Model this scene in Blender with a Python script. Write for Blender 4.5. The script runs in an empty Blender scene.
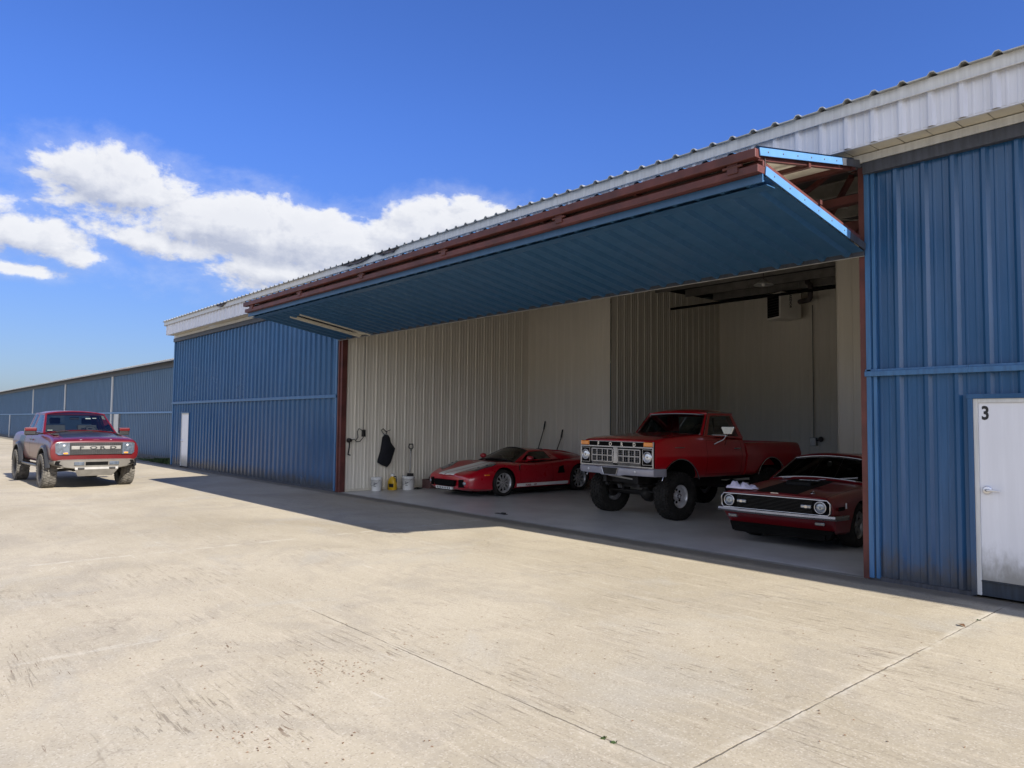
import bpy, bmesh, math, random
from mathutils import Vector, Matrix
random.seed(7)
S = bpy.context.scene
COL = S.collection
R = math.radians
PI = math.pi

# ------------------------------------------------------------------ mesh builder
class MB:
    def __init__(s):
        s.v = []; s.f = []; s.m = []; s.s = []; s.marks = []
    def cut(s):
        """what follows is a separate piece: build() links it as an object of its own"""
        if s.f: s.marks.append((len(s.v), len(s.f)))
    def add(s, vs, fs, m=0, smooth=False):
        b = len(s.v)
        s.v += [tuple(v) for v in vs]
        for f in fs:
            s.f.append([b + i for i in f]); s.m.append(m); s.s.append(smooth)
    def box(s, c, size, m=0, rot=None):
        hx, hy, hz = size[0]/2, size[1]/2, size[2]/2
        vs = [Vector((x, y, z)) for z in (-hz, hz) for y in (-hy, hy) for x in (-hx, hx)]
        if rot is not None: vs = [rot @ v for v in vs]
        vs = [v + Vector(c) for v in vs]
        s.add(vs, [(0,2,3,1),(4,5,7,6),(0,1,5,4),(2,6,7,3),(0,4,6,2),(1,3,7,5)], m)
    def span(s, a, b, m=0):
        s.box([(a[i]+b[i])/2 for i in range(3)], [abs(b[i]-a[i]) for i in range(3)], m)
    def bar(s, p0, p1, w, h, m=0, up=(0,0,1)):
        p0 = Vector(p0); p1 = Vector(p1); d = (p1-p0); L = d.length; d.normalize()
        u = Vector(up)
        if abs(d.dot(u)) > .98: u = Vector((0,1,0))
        a = d.cross(u).normalized(); b = a.cross(d)
        s.box((p0+p1)/2, (w, L, h), m, Matrix((a, d, b)).transposed())
    def tube(s, pts, r, n=8, m=0, closed=False, smooth=True):
        pts = [Vector(p) for p in pts]; rings = []; N = len(pts)
        rr = r if isinstance(r, (list, tuple)) else [r]*N
        prev = None
        for i, p in enumerate(pts):
            if closed: t = pts[(i+1) % N] - pts[i-1]
            else: t = pts[min(i+1, N-1)] - pts[max(i-1, 0)]
            t.normalize()
            if prev is None:
                a = t.orthogonal().normalized()
            else:
                a = (prev - t*prev.dot(t)).normalized()
            prev = a; b = t.cross(a)
            rings.append([p + (a*math.cos(k*2*PI/n) + b*math.sin(k*2*PI/n))*rr[i] for k in range(n)])
        vs = [v for ring in rings for v in ring]; fs = []
        for i in range(N if closed else N-1):
            j = (i+1) % N
            for k in range(n):
                l = (k+1) % n
                fs.append((i*n+k, i*n+l, j*n+l, j*n+k))
        s.add(vs, fs, m, smooth)
        if not closed:
            s.add(rings[0], [tuple(reversed(range(n)))], m); s.add(rings[-1], [tuple(range(n))], m)
    def lathe(s, prof, o, d, n=32, m=0, smooth=True, up=None):
        """prof: list of (r, a) ; a along d from o"""
        o = Vector(o); d = Vector(d).normalized()
        a = d.orthogonal().normalized() if up is None else Vector(up)
        b = d.cross(a); vs = []; fs = []
        for (r, t) in prof:
            for k in range(n):
                q = k*2*PI/n
                vs.append(o + d*t + (a*math.cos(q)+b*math.sin(q))*r)
        for i in range(len(prof)-1):
            for k in range(n):
                l = (k+1) % n
                fs.append((i*n+k, i*n+l, (i+1)*n+l, (i+1)*n+k))
        s.add(vs, fs, m, smooth)
    def prism(s, poly, o, u, v, w, depth, m=0):
        """polygon (a,b) in plane o + a*u + b*v, extruded by depth*w"""
        o = Vector(o); u = Vector(u); v = Vector(v); w = Vector(w); n = len(poly)
        A = [o + u*a + v*b for a, b in poly]; B = [p + w*depth for p in A]
        fs = [tuple(range(n)), tuple(reversed(range(n, 2*n)))]
        for i in range(n):
            j = (i+1) % n; fs.append((i, i+n, j+n, j))
        s.add(A+B, fs, m)
    def corr(s, P0, U, V, N, lu, lv, sp=.3048, h=.036, phase=0., base=.10, top=.036, minor=True, m=0, lv2=None, thick=0.0):
        """ribbed sheet metal: ribs run along V, spaced along U, standing out along N"""
        P0 = Vector(P0); U = Vector(U).normalized(); V = Vector(V).normalized(); N = Vector(N).normalized()
        prof = []
        k0 = math.floor((0-phase)/sp)-1; k1 = math.ceil((lu-phase)/sp)+1
        for k in range(k0, k1+1):
            c = phase + k*sp
            prof += [(c-base/2, 0), (c-top/2, h), (c+top/2, h), (c+base/2, 0)]
            if minor:
                for q in (sp/3, 2*sp/3):
                    e = c+q; prof += [(e-.018, 0), (e-.007, .006), (e+.007, .006), (e+.018, 0)]
        def at(x):
            for (a, ha), (b, hb) in zip(prof, prof[1:]):
                if a <= x <= b: return ha + (hb-ha)*(x-a)/max(b-a, 1e-9)
            return 0
        pr = [(0, at(0))] + [p for p in prof if 1e-5 < p[0] < lu-1e-5] + [(lu, at(lu))]
        n = len(pr); vs = []
        for (x, hh) in pr:
            L = lv if lv2 is None else lv + (lv2-lv)*x/lu
            vs.append(P0 + U*x + N*hh); vs.append(P0 + U*x + N*hh + V*L)
        flip = U.cross(V).dot(N) < 0
        fs = []
        for i in range(n-1):
            f = (2*i, 2*i+2, 2*i+3, 2*i+1)
            fs.append(f[::-1] if flip else f)
        s.add(vs, fs, m)
        if thick:
            vs2 = [v - N*thick for v in vs]
            s.add(vs2, [tuple(reversed(f)) for f in fs], m)
            ed = []; q = list(vs)+vs2; t = len(vs)
            for i in range(n-1):
                ed.append((2*i, 2*i+2, t+2*i+2, t+2*i)); ed.append((2*i+3, 2*i+1, t+2*i+1, t+2*i+3))
            ed.append((0, 1, t+1, t)); ed.append((t+2*n-2, t+2*n-1, 2*n-1, 2*n-2))
            s.add(q, ed, m)
    def mesh(s, name, mats):
        me = bpy.data.meshes.new(name)
        me.from_pydata(s.v, [], s.f)
        for mt in mats: me.materials.append(mt)
        me.polygons.foreach_set('material_index', s.m)
        me.polygons.foreach_set('use_smooth', s.s)
        me.update()
        return me
    def build(s, name, mats, parent=None, loc=None, bevel=0, smooth=None):
        if not isinstance(mats, (list, tuple)): mats = [mats]
        if s.marks:
            first = None; ends = [m for m in s.marks if m[1] < len(s.f)] + [(len(s.v), len(s.f))]; a = (0, 0); made = []
            for b in ends:
                q = MB(); q.v = s.v[a[0]:b[0]]; q.f = [[i-a[0] for i in f] for f in s.f[a[1]:b[1]]]; q.m = s.m[a[1]:b[1]]; q.s = s.s[a[1]:b[1]]
                made.append(q.build(name, mats, parent, loc, bevel, smooth)); a = b
            made[0]['pieces'] = 0; del made[0]['pieces']; s.made = made
            return made[0]
        me = s.mesh(name, mats)
        return link(name, me, parent, loc, bevel, smooth)

def link(name, me, parent=None, loc=None, bevel=0, smooth=None):
    if smooth:
        me.polygons.foreach_set('use_smooth', [True]*len(me.polygons))
        me.set_sharp_from_angle(angle=R(smooth))
    o = bpy.data.objects.new(name, me); COL.objects.link(o)
    if parent: o.parent = parent
    if loc is not None: o.location = loc
    if bevel:
        b = o.modifiers.new('bevel', 'BEVEL'); b.width = bevel; b.segments = 2; b.limit_method = 'ANGLE'; b.angle_limit = R(50)
    return o

def tag(o, label=None, cat=None, group=None, kind=None):
    if label: o['label'] = label
    if cat: o['category'] = cat
    if group: o['group'] = group
    if kind: o['kind'] = kind
    return o

def thing(name, label, cat, loc=(0,0,0), rz=0, group=None):
    o = bpy.data.objects.new(name, None); COL.objects.link(o); o.empty_display_size = .2
    o.location = loc; o.rotation_euler = (0, 0, rz)
    return tag(o, label, cat, group)

def copy_tree(o, parent=None):
    c = o.copy(); COL.objects.link(c)
    if parent: c.parent = parent
    for ch in list(o.children): copy_tree(ch, c)
    return c

def evaluated_mesh(o, name):
    dg = bpy.context.evaluated_depsgraph_get()
    return bpy.data.meshes.new_from_object(o.evaluated_get(dg), depsgraph=dg)

def text_mb(txt, size, extrude, o, u, v, bold=0.0, align='LEFT', space=1.0):
    """lettering as a mesh laid in the plane o,u,v"""
    cu = bpy.data.curves.new('lettering', 'FONT'); cu.body = txt; cu.size = size; cu.extrude = extrude
    cu.offset = bold; cu.align_x = align; cu.space_character = space; cu.resolution_u = 3
    ob = bpy.data.objects.new('lettering', cu); COL.objects.link(ob)
    me = evaluated_mesh(ob, 'lettering')
    bpy.data.objects.remove(ob)
    o = Vector(o); u = Vector(u).normalized(); v = Vector(v).normalized(); w = u.cross(v)
    mb = MB()
    mb.add([o + u*p.co.x + v*p.co.y + w*p.co.z for p in me.vertices], [tuple(p.vertices) for p in me.polygons])
    bpy.data.meshes.remove(me)
    return mb

# ------------------------------------------------------------------ materials
class NT:
    def __init__(s, nt): s.nt = nt
    def n(s, t, **kw):
        x = s.nt.nodes.new(t)
        for k, v in kw.items():
            if k.startswith('i_'): x.inputs[k[2:].replace('_', ' ')].default_value = v
            else: setattr(x, k, v)
        return x
    def l(s, a, b): s.nt.links.new(a, b)
    def put(s, v, sock):
        if isinstance(v, (int, float)): sock.default_value = v
        else: s.l(v, sock)
    def m(s, op, a, b=0.0, c=None, clamp=False):
        x = s.nt.nodes.new('ShaderNodeMath'); x.operation = op; x.use_clamp = clamp
        s.put(a, x.inputs[0]); s.put(b, x.inputs[1])
        if c is not None: s.put(c, x.inputs[2])
        return x.outputs[0]
    def ss(s, v, a, b, lo=0., hi=1.):
        x = s.nt.nodes.new('ShaderNodeMapRange'); x.interpolation_type = 'SMOOTHSTEP'
        s.put(v, x.inputs[0])
        for i, q in zip((1,2,3,4), (a,b,lo,hi)): s.put(q, x.inputs[i])
        return x.outputs[0]
    def mix(s, f, a, b, mode='MIX'):
        x = s.nt.nodes.new('ShaderNodeMix'); x.data_type = 'RGBA'; x.blend_type = mode
        s.put(f, x.inputs[0])
        for v, i in ((a, 6), (b, 7)):
            if isinstance(v, tuple): x.inputs[i].default_value = (*v[:3], 1)
            else: s.l(v, x.inputs[i])
        return x.outputs[2]
    def noise(s, vec, scale, detail=4, rough=.55, dist=0., dim='3D'):
        x = s.n('ShaderNodeTexNoise'); x.noise_dimensions = dim
        x.inputs['Scale'].default_value = scale; x.inputs['Detail'].default_value = detail
        x.inputs['Roughness'].default_value = rough; x.inputs['Distortion'].default_value = dist
        if vec is not None: s.l(vec, x.inputs['Vector'])
        return x.outputs[0]
    def mapping(s, vec, scale=(1,1,1), loc=(0,0,0), rot=(0,0,0)):
        x = s.n('ShaderNodeMapping'); x.inputs['Scale'].default_value = scale
        x.inputs['Location'].default_value = loc; x.inputs['Rotation'].default_value = rot
        s.l(vec, x.inputs['Vector']); return x.outputs[0]

def new_mat(name):
    m = bpy.data.materials.new(name); m.use_nodes = True
    nt = m.node_tree; nt.nodes.clear(); t = NT(nt)
    out = t.n('ShaderNodeOutputMaterial'); b = t.n('ShaderNodeBsdfPrincipled')
    t.l(b.outputs[0], out.inputs[0])
    return m, t, b, out

def pm(name, col, rough=.5, metal=0., var=.12, scale=4., coat=0., bump=0., bscale=60., spec=.5, streak=False, rvar=.1):
    m, t, b, out = new_mat(name)
    tc = t.n('ShaderNodeTexCoord').outputs['Object']
    v = t.mapping(tc, (6, 6, .5)) if streak else tc
    nz = t.noise(v, scale, 5, .6)
    lo = tuple(c*(1-var) for c in col); hi = tuple(min(1, c*(1+var)) for c in col)
    t.l(t.mix(t.ss(nz, .3, .7), lo, hi), b.inputs['Base Color'])
    t.l(t.m('ADD', t.m('MULTIPLY', t.noise(tc, scale*2.3, 4), rvar), rough - rvar/2), b.inputs['Roughness'])
    b.inputs['Metallic'].default_value = metal
    b.inputs['Specular IOR Level'].default_value = spec
    b.inputs['Coat Weight'].default_value = coat; b.inputs['Coat Roughness'].default_value = .04
    if bump:
        bn = t.n('ShaderNodeBump'); bn.inputs['Strength'].default_value = bump; bn.inputs['Distance'].default_value = .01
        t.l(t.noise(tc, bscale, 4), bn.inputs['Height']); t.l(bn.outputs[0], b.inputs['Normal'])
    return m

def metal_sheet(name, col, rough=.42, grime=(.06,.055,.045), gamt=.55, gtop=.55, fade=.12, wavy=.25, gz0=0.):
    """painted steel sheet: chalky fading in vertical streaks, splash dirt near the ground, slight oil-canning"""
    m, t, b, out = new_mat(name)
    tc = t.n('ShaderNodeTexCoord').outputs['Object']
    sx = t.n('ShaderNodeSeparateXYZ'); t.l(tc, sx.inputs[0])
    st = t.noise(t.mapping(tc, (5, 5, .35)), 1.6, 5, .65)
    bl = t.noise(tc, .7, 4, .6)
    c = t.mix(t.ss(st, .35, .75), tuple(x*(1-fade) for x in col), tuple(min(1, x*(1+fade)+.008) for x in col))
    c = t.mix(t.ss(bl, .45, .8, 0, .35 if fade > .05 else .1), c, tuple(min(1, x*.8+.035) for x in col))
    # dirt: own shape, splashed up from the ground
    h = t.m('ADD', t.m('MULTIPLY', t.noise(t.mapping(tc, (3, 3, 1.2)), 2.2, 6, .7), .9), t.m('MULTIPLY', t.noise(tc, 14, 3), .15))
    lim = t.m('MULTIPLY', h, gtop)
    g = t.ss(t.m('SUBTRACT', lim, t.m('SUBTRACT', sx.outputs[2], gz0)), -.08, .3)
    c = t.mix(t.m('MULTIPLY', g, gamt), c, grime)
    sc = t.noise(t.mapping(tc, (9, 9, 1.)), 3.1, 8, .8)
    c = t.mix(t.ss(sc, .70, .78, 0, .25 if fade > .05 else 0.), c, tuple(min(1, x*.5+.14) for x in col))
    t.l(c, b.inputs['Base Color'])
    t.l(t.m('ADD', t.m('MULTIPLY', bl, .2), rough-.1), b.inputs['Roughness'])
    b.inputs['Specular IOR Level'].default_value = .5
    bn = t.n('ShaderNodeBump'); bn.inputs['Strength'].default_value = wavy; bn.inputs['Distance'].default_value = .02
    t.l(t.m('ADD', t.noise(t.mapping(tc, (2.2, 2.2, .9)), 1.1, 2), t.m('MULTIPLY', t.noise(tc, 90, 2), .02)), bn.inputs['Height'])
    t.l(bn.outputs[0], b.inputs['Normal'])
    return m

def concrete_mat():
    m, t, b, out = new_mat('weathered_concrete')
    geo = t.n('ShaderNodeTexCoord').outputs['Object']
    sx = t.n('ShaderNodeSeparateXYZ'); t.l(geo, sx.inputs[0]); X, Y = sx.outputs[0], sx.outputs[1]
    n1 = t.noise(geo, .22, 6, .62, .8); n2 = t.noise(geo, .7, 6, .68, 1.2); n3 = t.noise(geo, 3.2, 7, .7, .6); n4 = t.noise(geo, 60, 3, .7)
    broom = t.noise(t.mapping(geo, (.45, 5, 1), rot=(0,0,R(-9))), 2.0, 6, .7, .4)
    c = t.mix(t.ss(n1, .32, .68), (.305,.264,.192), (.405,.356,.270))
    c = t.mix(t.ss(n2, .46, .66, 0, .5), c, (.28,.25,.202))
    c = t.mix(t.ss(broom, .50, .72, 0, t.ss(X, -12, -6, .25, .5)), c, (.47,.41,.315))
    c = t.mix(t.ss(n3, .52, .74, 0, .35), c, (.275,.232,.172))
    c = t.mix(t.ss(t.noise(t.mapping(geo, loc=(31,7,0)), .42, 6, .62, 1.5), .54, .72, 0, .4), c, (.355,.34,.30))
    # aggregate speckle
    vo = t.n('ShaderNodeTexVoronoi'); vo.inputs['Scale'].default_value = 95; t.l(geo, vo.inputs['Vector'])
    sp = t.n('ShaderNodeSeparateColor'); t.l(vo.outputs['Color'], sp.inputs[0])
    c = t.mix(t.ss(sp.outputs[0], .75, 1., 0, .35), c, (.55,.50,.42))
    c = t.mix(t.ss(sp.outputs[1], .82, 1., 0, .38), c, (.17,.14,.105))
    c = t.mix(t.ss(n4, .5, .8, 0, .35), c, (.24,.205,.15))
    # scaling marks: short dark streaks gathered in patches
    stv = t.mapping(geo, (1.3, 17, 1), rot=(0,0,R(-14)))
    st = t.noise(stv, 1.7, 5, .75, .5)
    st2 = t.noise(t.mapping(geo, (1.6, 14, 1), loc=(4,9,0), rot=(0,0,R(-28))), 2.6, 4, .7, .8)
    patch = t.ss(t.noise(t.mapping(geo, loc=(3.2,1.7,0)), .75, 4, .6), .47, .60)
    near = t.ss(X, -17, -8)
    f = t.m('MULTIPLY', t.m('MULTIPLY', t.ss(st, .555, .63), patch), near)
    c = t.mix(t.m('MULTIPLY', f, t.ss(X, -8, -3.5, .30, .62)), c, (.14,.11,.08))
    f2 = t.m('MULTIPLY', t.ss(st2, .62, .67), t.ss(t.noise(t.mapping(geo, loc=(11,4,0)), 1.1, 3), .52, .64))
    c = t.mix(t.m('MULTIPLY', f2, .85), c, (.10,.055,.03))
    light = t.m('MULTIPLY', t.ss(t.noise(t.mapping(geo, (.8, 9, 1), loc=(2,2,0), rot=(0,0,R(-12))), 1.9, 6, .75), .57, .68), t.m('MULTIPLY', t.ss(t.noise(t.mapping(geo, loc=(8,3,0)), .5, 3), .50, .62), .45))
    c = t.mix(light, c, (.54,.50,.43))
    # joints
    wob = t.m('MULTIPLY', t.m('SUBTRACT', t.noise(geo, 2.5, 4, .7), .5), .05)
    wob2 = t.m('MULTIPLY', t.m('SUBTRACT', t.noise(geo, 9, 4, .7), .5), .03)
    def line(axis, p, w):
        d = t.m('ABSOLUTE', t.m('SUBTRACT', t.m('ADD', axis, t.m('ADD', t.m('MULTIPLY', wob, .3), wob2)), p))
        return t.ss(d, w*.35, w, 1, 0), t.ss(d, w, w*9, 1, 0)
    brk = t.ss(t.noise(geo, 1.4, 3), .35, .55)
    jd = None; jl = None
    for p in (-60.4,-52.1,-43.8,-35.5,-27.2,-18.9,-10.63,-6.47,-2.315,1.85,10.2):
        a, h = line(X, p, .0085)
        if p == -6.47: a = t.m('MULTIPLY', a, .3); h = t.m('MULTIPLY', h, t.ss(Y, 1.9, 2.6, .9, .1))
        if p == -10.63: a = t.m('MULTIPLY', a, .2)
        if p < -10.7: a = t.m('MULTIPLY', a, .25); h = t.m('MULTIPLY', h, .3)
        jd = a if jd is None else t.m('MAXIMUM', jd, a); jl = h if jl is None else t.m('MAXIMUM', jl, h)
    for p in (-13.4,-9.2,-5.05,-.9,3.245,6.35):
        a, h = line(Y, p, .0085)
        if p == 6.35: a = t.m('MULTIPLY', a, .3)
        a = t.m('MULTIPLY', a, t.ss(X, -8.5, -5.5, .12, 1))
        h = t.m('MULTIPLY', h, .45)
        jd = t.m('MAXIMUM', jd, a); jl = t.m('MAXIMUM', jl, h)
    c = t.mix(t.m('MULTIPLY', t.m('MULTIPLY', jl, t.ss(n3, .42, .62)), .42), c, (.56,.52,.44))
    jd = t.m('MULTIPLY', jd, t.m('ADD', t.m('MULTIPLY', brk, .65), .12))
    c = t.mix(jd, c, (.075,.06,.042))
    # hairline cracks
    vc = t.n('ShaderNodeTexVoronoi'); vc.feature = 'DISTANCE_TO_EDGE'; vc.inputs['Scale'].default_value = .33
    dv = t.n('ShaderNodeVectorMath'); dv.operation = 'ADD'; t.l(geo, dv.inputs[0])
    nn = t.n('ShaderNodeTexNoise'); nn.inputs['Scale'].default_value = 1.3; nn.inputs['Detail'].default_value = 6; t.l(geo, nn.inputs['Vector'])
    dv2 = t.n('ShaderNodeVectorMath'); dv2.operation = 'SCALE'; dv2.inputs['Scale'].default_value = 1.1; t.l(nn.outputs['Color'], dv2.inputs[0]); t.l(dv2.outputs[0], dv.inputs[1])
    t.l(dv.outputs[0], vc.inputs['Vector'])
    cr = t.m('MULTIPLY', t.ss(vc.outputs['Distance'], .001, .0035, 1, 0), t.ss(t.noise(geo, .5, 3), .5, .62))
    c = t.mix(t.m('MULTIPLY', cr, .3), c, (.14,.11,.08))
    # dark weathered strip along the hangar sill
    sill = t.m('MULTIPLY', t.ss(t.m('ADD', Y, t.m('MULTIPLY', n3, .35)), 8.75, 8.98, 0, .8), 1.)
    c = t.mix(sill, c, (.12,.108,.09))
    t.l(c, b.inputs['Base Color']); b.inputs['Roughness'].default_value = .9; b.inputs['Specular IOR Level'].default_value = .25
    bn = t.n('ShaderNodeBump'); bn.inputs['Strength'].default_value = .5; bn.inputs['Distance'].default_value = .012
    hh = t.m('SUBTRACT', t.m('ADD', t.m('MULTIPLY', n4, .25), t.m('ADD', t.m('MULTIPLY', n3, .5), t.m('MULTIPLY', broom, .25))), t.m('ADD', t.m('MULTIPLY', jd, .8), t.m('MULTIPLY', f, .5)))
    t.l(hh, bn.inputs['Height']); t.l(bn.outputs[0], b.inputs['Normal'])
    return m

def glass_mat(name, tint=(.25,.3,.3), refl=.12):
    m, t, b, out = new_mat(name)
    tr = t.n('ShaderNodeBsdfTransparent'); tr.inputs[0].default_value = (*tint, 1)
    gl = t.n('ShaderNodeBsdfGlossy'); gl.inputs['Roughness'].default_value = .02; gl.inputs[0].default_value = (.95,.97,1,1)
    fr = t.n('ShaderNodeFresnel'); fr.inputs[0].default_value = 1.5
    mx = t.n('ShaderNodeMixShader'); t.l(t.m('ADD', t.m('MULTIPLY', fr.outputs[0], .9), refl*.3, clamp=True), mx.inputs[0])
    t.l(tr.outputs[0], mx.inputs[1]); t.l(gl.outputs[0], mx.inputs[2]); t.l(mx.outputs[0], out.inputs[0])
    return m

M = {}
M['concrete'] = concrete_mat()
M['blue'] = metal_sheet('blue_painted_sheet', (.016,.078,.195), .24, gamt=.75, gtop=.75)
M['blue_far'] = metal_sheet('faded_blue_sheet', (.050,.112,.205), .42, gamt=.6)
M['blue_door'] = metal_sheet('blue_door_sheet', (.024,.088,.195), .42, gamt=.0, fade=.06, wavy=.03)
M['silver_paint'] = pm('silver_bumper_paint', (.33,.33,.39), .35, .25, var=.08, coat=.3)
M['lamp_dim'] = pm('dim_lamp_lens', (.26,.29,.33), .1, .5, var=.3, scale=14, coat=1.)
M['sill_blue'] = pm('dark_sill_paint', (.020,.030,.046), .5, var=.3, streak=True)
M['matte_black'] = pm('matte_black_paint', (.009,.009,.010), .7, var=.2, spec=.2)
M['mesh_grey'] = pm('dark_grille_mesh', (.05,.05,.05), .5, .3, var=.2)
M['blue_trim'] = pm('blue_trim_paint', (.042,.130,.28), .35, var=.15, streak=True)
M['blue_edge'] = pm('light_blue_edge_paint', (.085,.21,.42), .4, var=.08)
M['white_sheet'] = metal_sheet('white_painted_sheet', (.62,.64,.70), .35, gamt=.0, fade=.05, wavy=.12)
M['white_trim'] = pm('white_trim_paint', (.55,.56,.56), .4, var=.1, streak=True)
M['roof'] = pm('galvanised_roof_sheet', (.42,.42,.40), .4, .6, var=.2)
M['dark_trim'] = pm('dark_header_paint', (.05,.055,.07), .5, var=.25, streak=True)
M['soffit'] = pm('beige_soffit_paint', (.62,.58,.48), .5, var=.07)
M['liner'] = metal_sheet('cream_liner_sheet', (.72,.68,.59), .45, fade=.03, wavy=.1, gamt=.15, gtop=.3, grime=(.25,.23,.19))
M['red_steel'] = pm('red_oxide_steel', (.090,.024,.020), .55, var=.3, scale=3, bump=.1)
M['insul'] = pm('white_vinyl_insulation', (.75,.71,.62), .45, var=.1, bump=.5, bscale=9)
M['dark_steel'] = pm('dark_purlin_steel', (.06,.05,.05), .6, var=.3)
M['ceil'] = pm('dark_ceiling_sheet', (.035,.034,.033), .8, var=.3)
M['purlin'] = pm('grey_purlin_steel', (.19,.18,.165), .5, var=.2)
M['floor'] = pm('sealed_concrete_floor', (.42,.42,.42), .35, var=.12, scale=1.2, rvar=.2, bump=.05)
M['white_door'] = metal_sheet('white_door_paint', (.72,.74,.80), .4, gamt=.85, gtop=.62, grime=(.22,.215,.19), fade=.04, wavy=.05, gz0=.17)
M['white'] = pm('white_plastic', (.72,.72,.70), .4, var=.08)
M['black'] = pm('black_plastic', (.012,.012,.013), .5, var=.3)
M['flat_black'] = pm('flat_black', (.006,.006,.006), .95, var=.2, spec=.08)
M['rubber'] = pm('tyre_rubber', (.020,.019,.018), .85, var=.35, scale=9, bump=.2, spec=.2)
M['dusty_rubber'] = pm('dusty_tyre_rubber', (.10,.092,.08), .9, var=.4, scale=9, bump=.2)
M['chrome'] = pm('chrome', (.52,.52,.55), .13, 1., var=.05, rvar=.06)
M['grille_chrome'] = pm('dull_grille_chrome', (.40,.40,.42), .25, 1., var=.15, rvar=.1)
M['alloy'] = pm('polished_alloy', (.74,.74,.76), .34, .75, var=.08)
M['dull_chrome'] = pm('dull_bumper_chrome', (.27,.26,.26), .28, 1., var=.1)
M['dark_metal'] = pm('grimy_underbody', (.028,.026,.025), .6, .5, var=.4)
M['red_old'] = pm('classic_red_paint', (.42,.004,.011), .32, var=.06, coat=1., rvar=.04)
M['red_gt'] = pm('bright_red_paint', (.39,.004,.016), .28, var=.05, coat=1., rvar=.04)
M['maroon'] = pm('dark_red_paint', (.155,.005,.011), .36, var=.08, coat=.5, rvar=.04)
M['red_cand'] = pm('candy_red_paint', (.088,.004,.006), .3, .0, var=.06, coat=.4, rvar=.04)
M['satin_black'] = pm('satin_black_paint', (.014,.014,.015), .4, var=.2, coat=.3)
M['stripe'] = pm('white_stripe_paint', (.88,.88,.88), .3, var=.03, coat=1.)
M['gunmetal'] = pm('grey_bumper_paint', (.125,.115,.10), .5, .2, var=.12)
M['skid'] = pm('bare_skid_plate', (.20,.19,.175), .5, .0, var=.15)
M['glass'] = glass_mat('tinted_car_glass', (.55,.60,.58))
M['dark_glass'] = glass_mat('dark_car_glass', (.10,.115,.115))
M['lens'] = pm('clear_lamp_lens', (.75,.77,.80), .08, .55, var=.1, coat=1.)
M['lens_dark'] = pm('smoked_lamp_lens', (.10,.12,.15), .08, .3, var=.3, scale=14, coat=1.)
M['amber'] = pm('amber_lens', (.85,.27,.03), .2, var=.1, coat=1.)
M['interior'] = pm('dark_cabin_trim', (.02,.02,.022), .7, var=.3)
M['seat'] = pm('charcoal_seat', (.035,.035,.04), .75, var=.25)
M['cloth'] = pm('white_towel', (.62,.60,.78), .95, var=.08, bump=.6, bscale=120)
M['coat'] = pm('black_fabric', (.008,.009,.014), .95, var=.3, bump=.4, bscale=90)
M['yellow'] = pm('yellow_plastic', (.62,.38,.015), .4, var=.1)
M['wood'] = pm('worn_wood', (.20,.12,.06), .6, var=.25, streak=True)
M['steel'] = pm('grey_steel', (.30,.30,.30), .4, .8, var=.2)
M['heater'] = pm('cream_enamel', (.80,.77,.70), .45, var=.06)
M['cardboard'] = pm('maroon_cardboard', (.14,.075,.07), .8, var=.2)
M['grass'] = pm('grass_blade', (.035,.065,.014), .7, var=.4, scale=3)
M['dry'] = pm('dry_leaf', (.16,.08,.035), .8, var=.4, scale=20)
M['redleaf'] = pm('red_leaf', (.35,.03,.02), .7, var=.3, scale=20)
M['field'] = pm('dry_field', (.10,.11,.045), .95, var=.35, scale=.08)
M['lampglass'] = pm('pale_lamp_shade', (.5,.5,.48), .4, var=.05)

# ------------------------------------------------------------------ the setting
g = MB()
g.add([(-900,-900,-.07),(900,-900,-.07),(900,900,-.07),(-900,900,-.07)], [(0,1,2,3)])
tag(g.build('ground', M['field']), kind='structure')
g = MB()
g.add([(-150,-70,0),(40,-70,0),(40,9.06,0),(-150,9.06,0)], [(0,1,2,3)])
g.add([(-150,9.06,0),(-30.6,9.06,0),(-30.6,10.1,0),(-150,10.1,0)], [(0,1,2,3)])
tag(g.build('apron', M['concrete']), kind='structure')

def part(mb, name, mats, parent, bevel=0, smooth=None):
    """a part given in world coordinates under a thing that is not turned"""
    o = mb.build(name, mats, parent, None, bevel, smooth)
    p = parent; off = Vector((0,0,0))
    while p: off += Vector(p.location); p = p.parent
    for q in getattr(mb, 'made', [o]): q.location = -off
    return o

def sub(mb, name, mats, parent, bevel=0, smooth=None):
    o = mb.build(name, mats, parent, None, bevel, smooth)   # the parent part already stands in world coordinates
    return o

# ------------------------------------------------------------------ hangar
XR, XL, XE, XW = -3.74, -16.85, 14.0, -30.5
roofz = lambda y: 5.62 + (y-8.5)*.045
H = thing('hangar', 'tall blue ribbed hangar with white fascia and its wide bifold door folded open', 'hangar', (-10.3, 15, 0))

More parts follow.
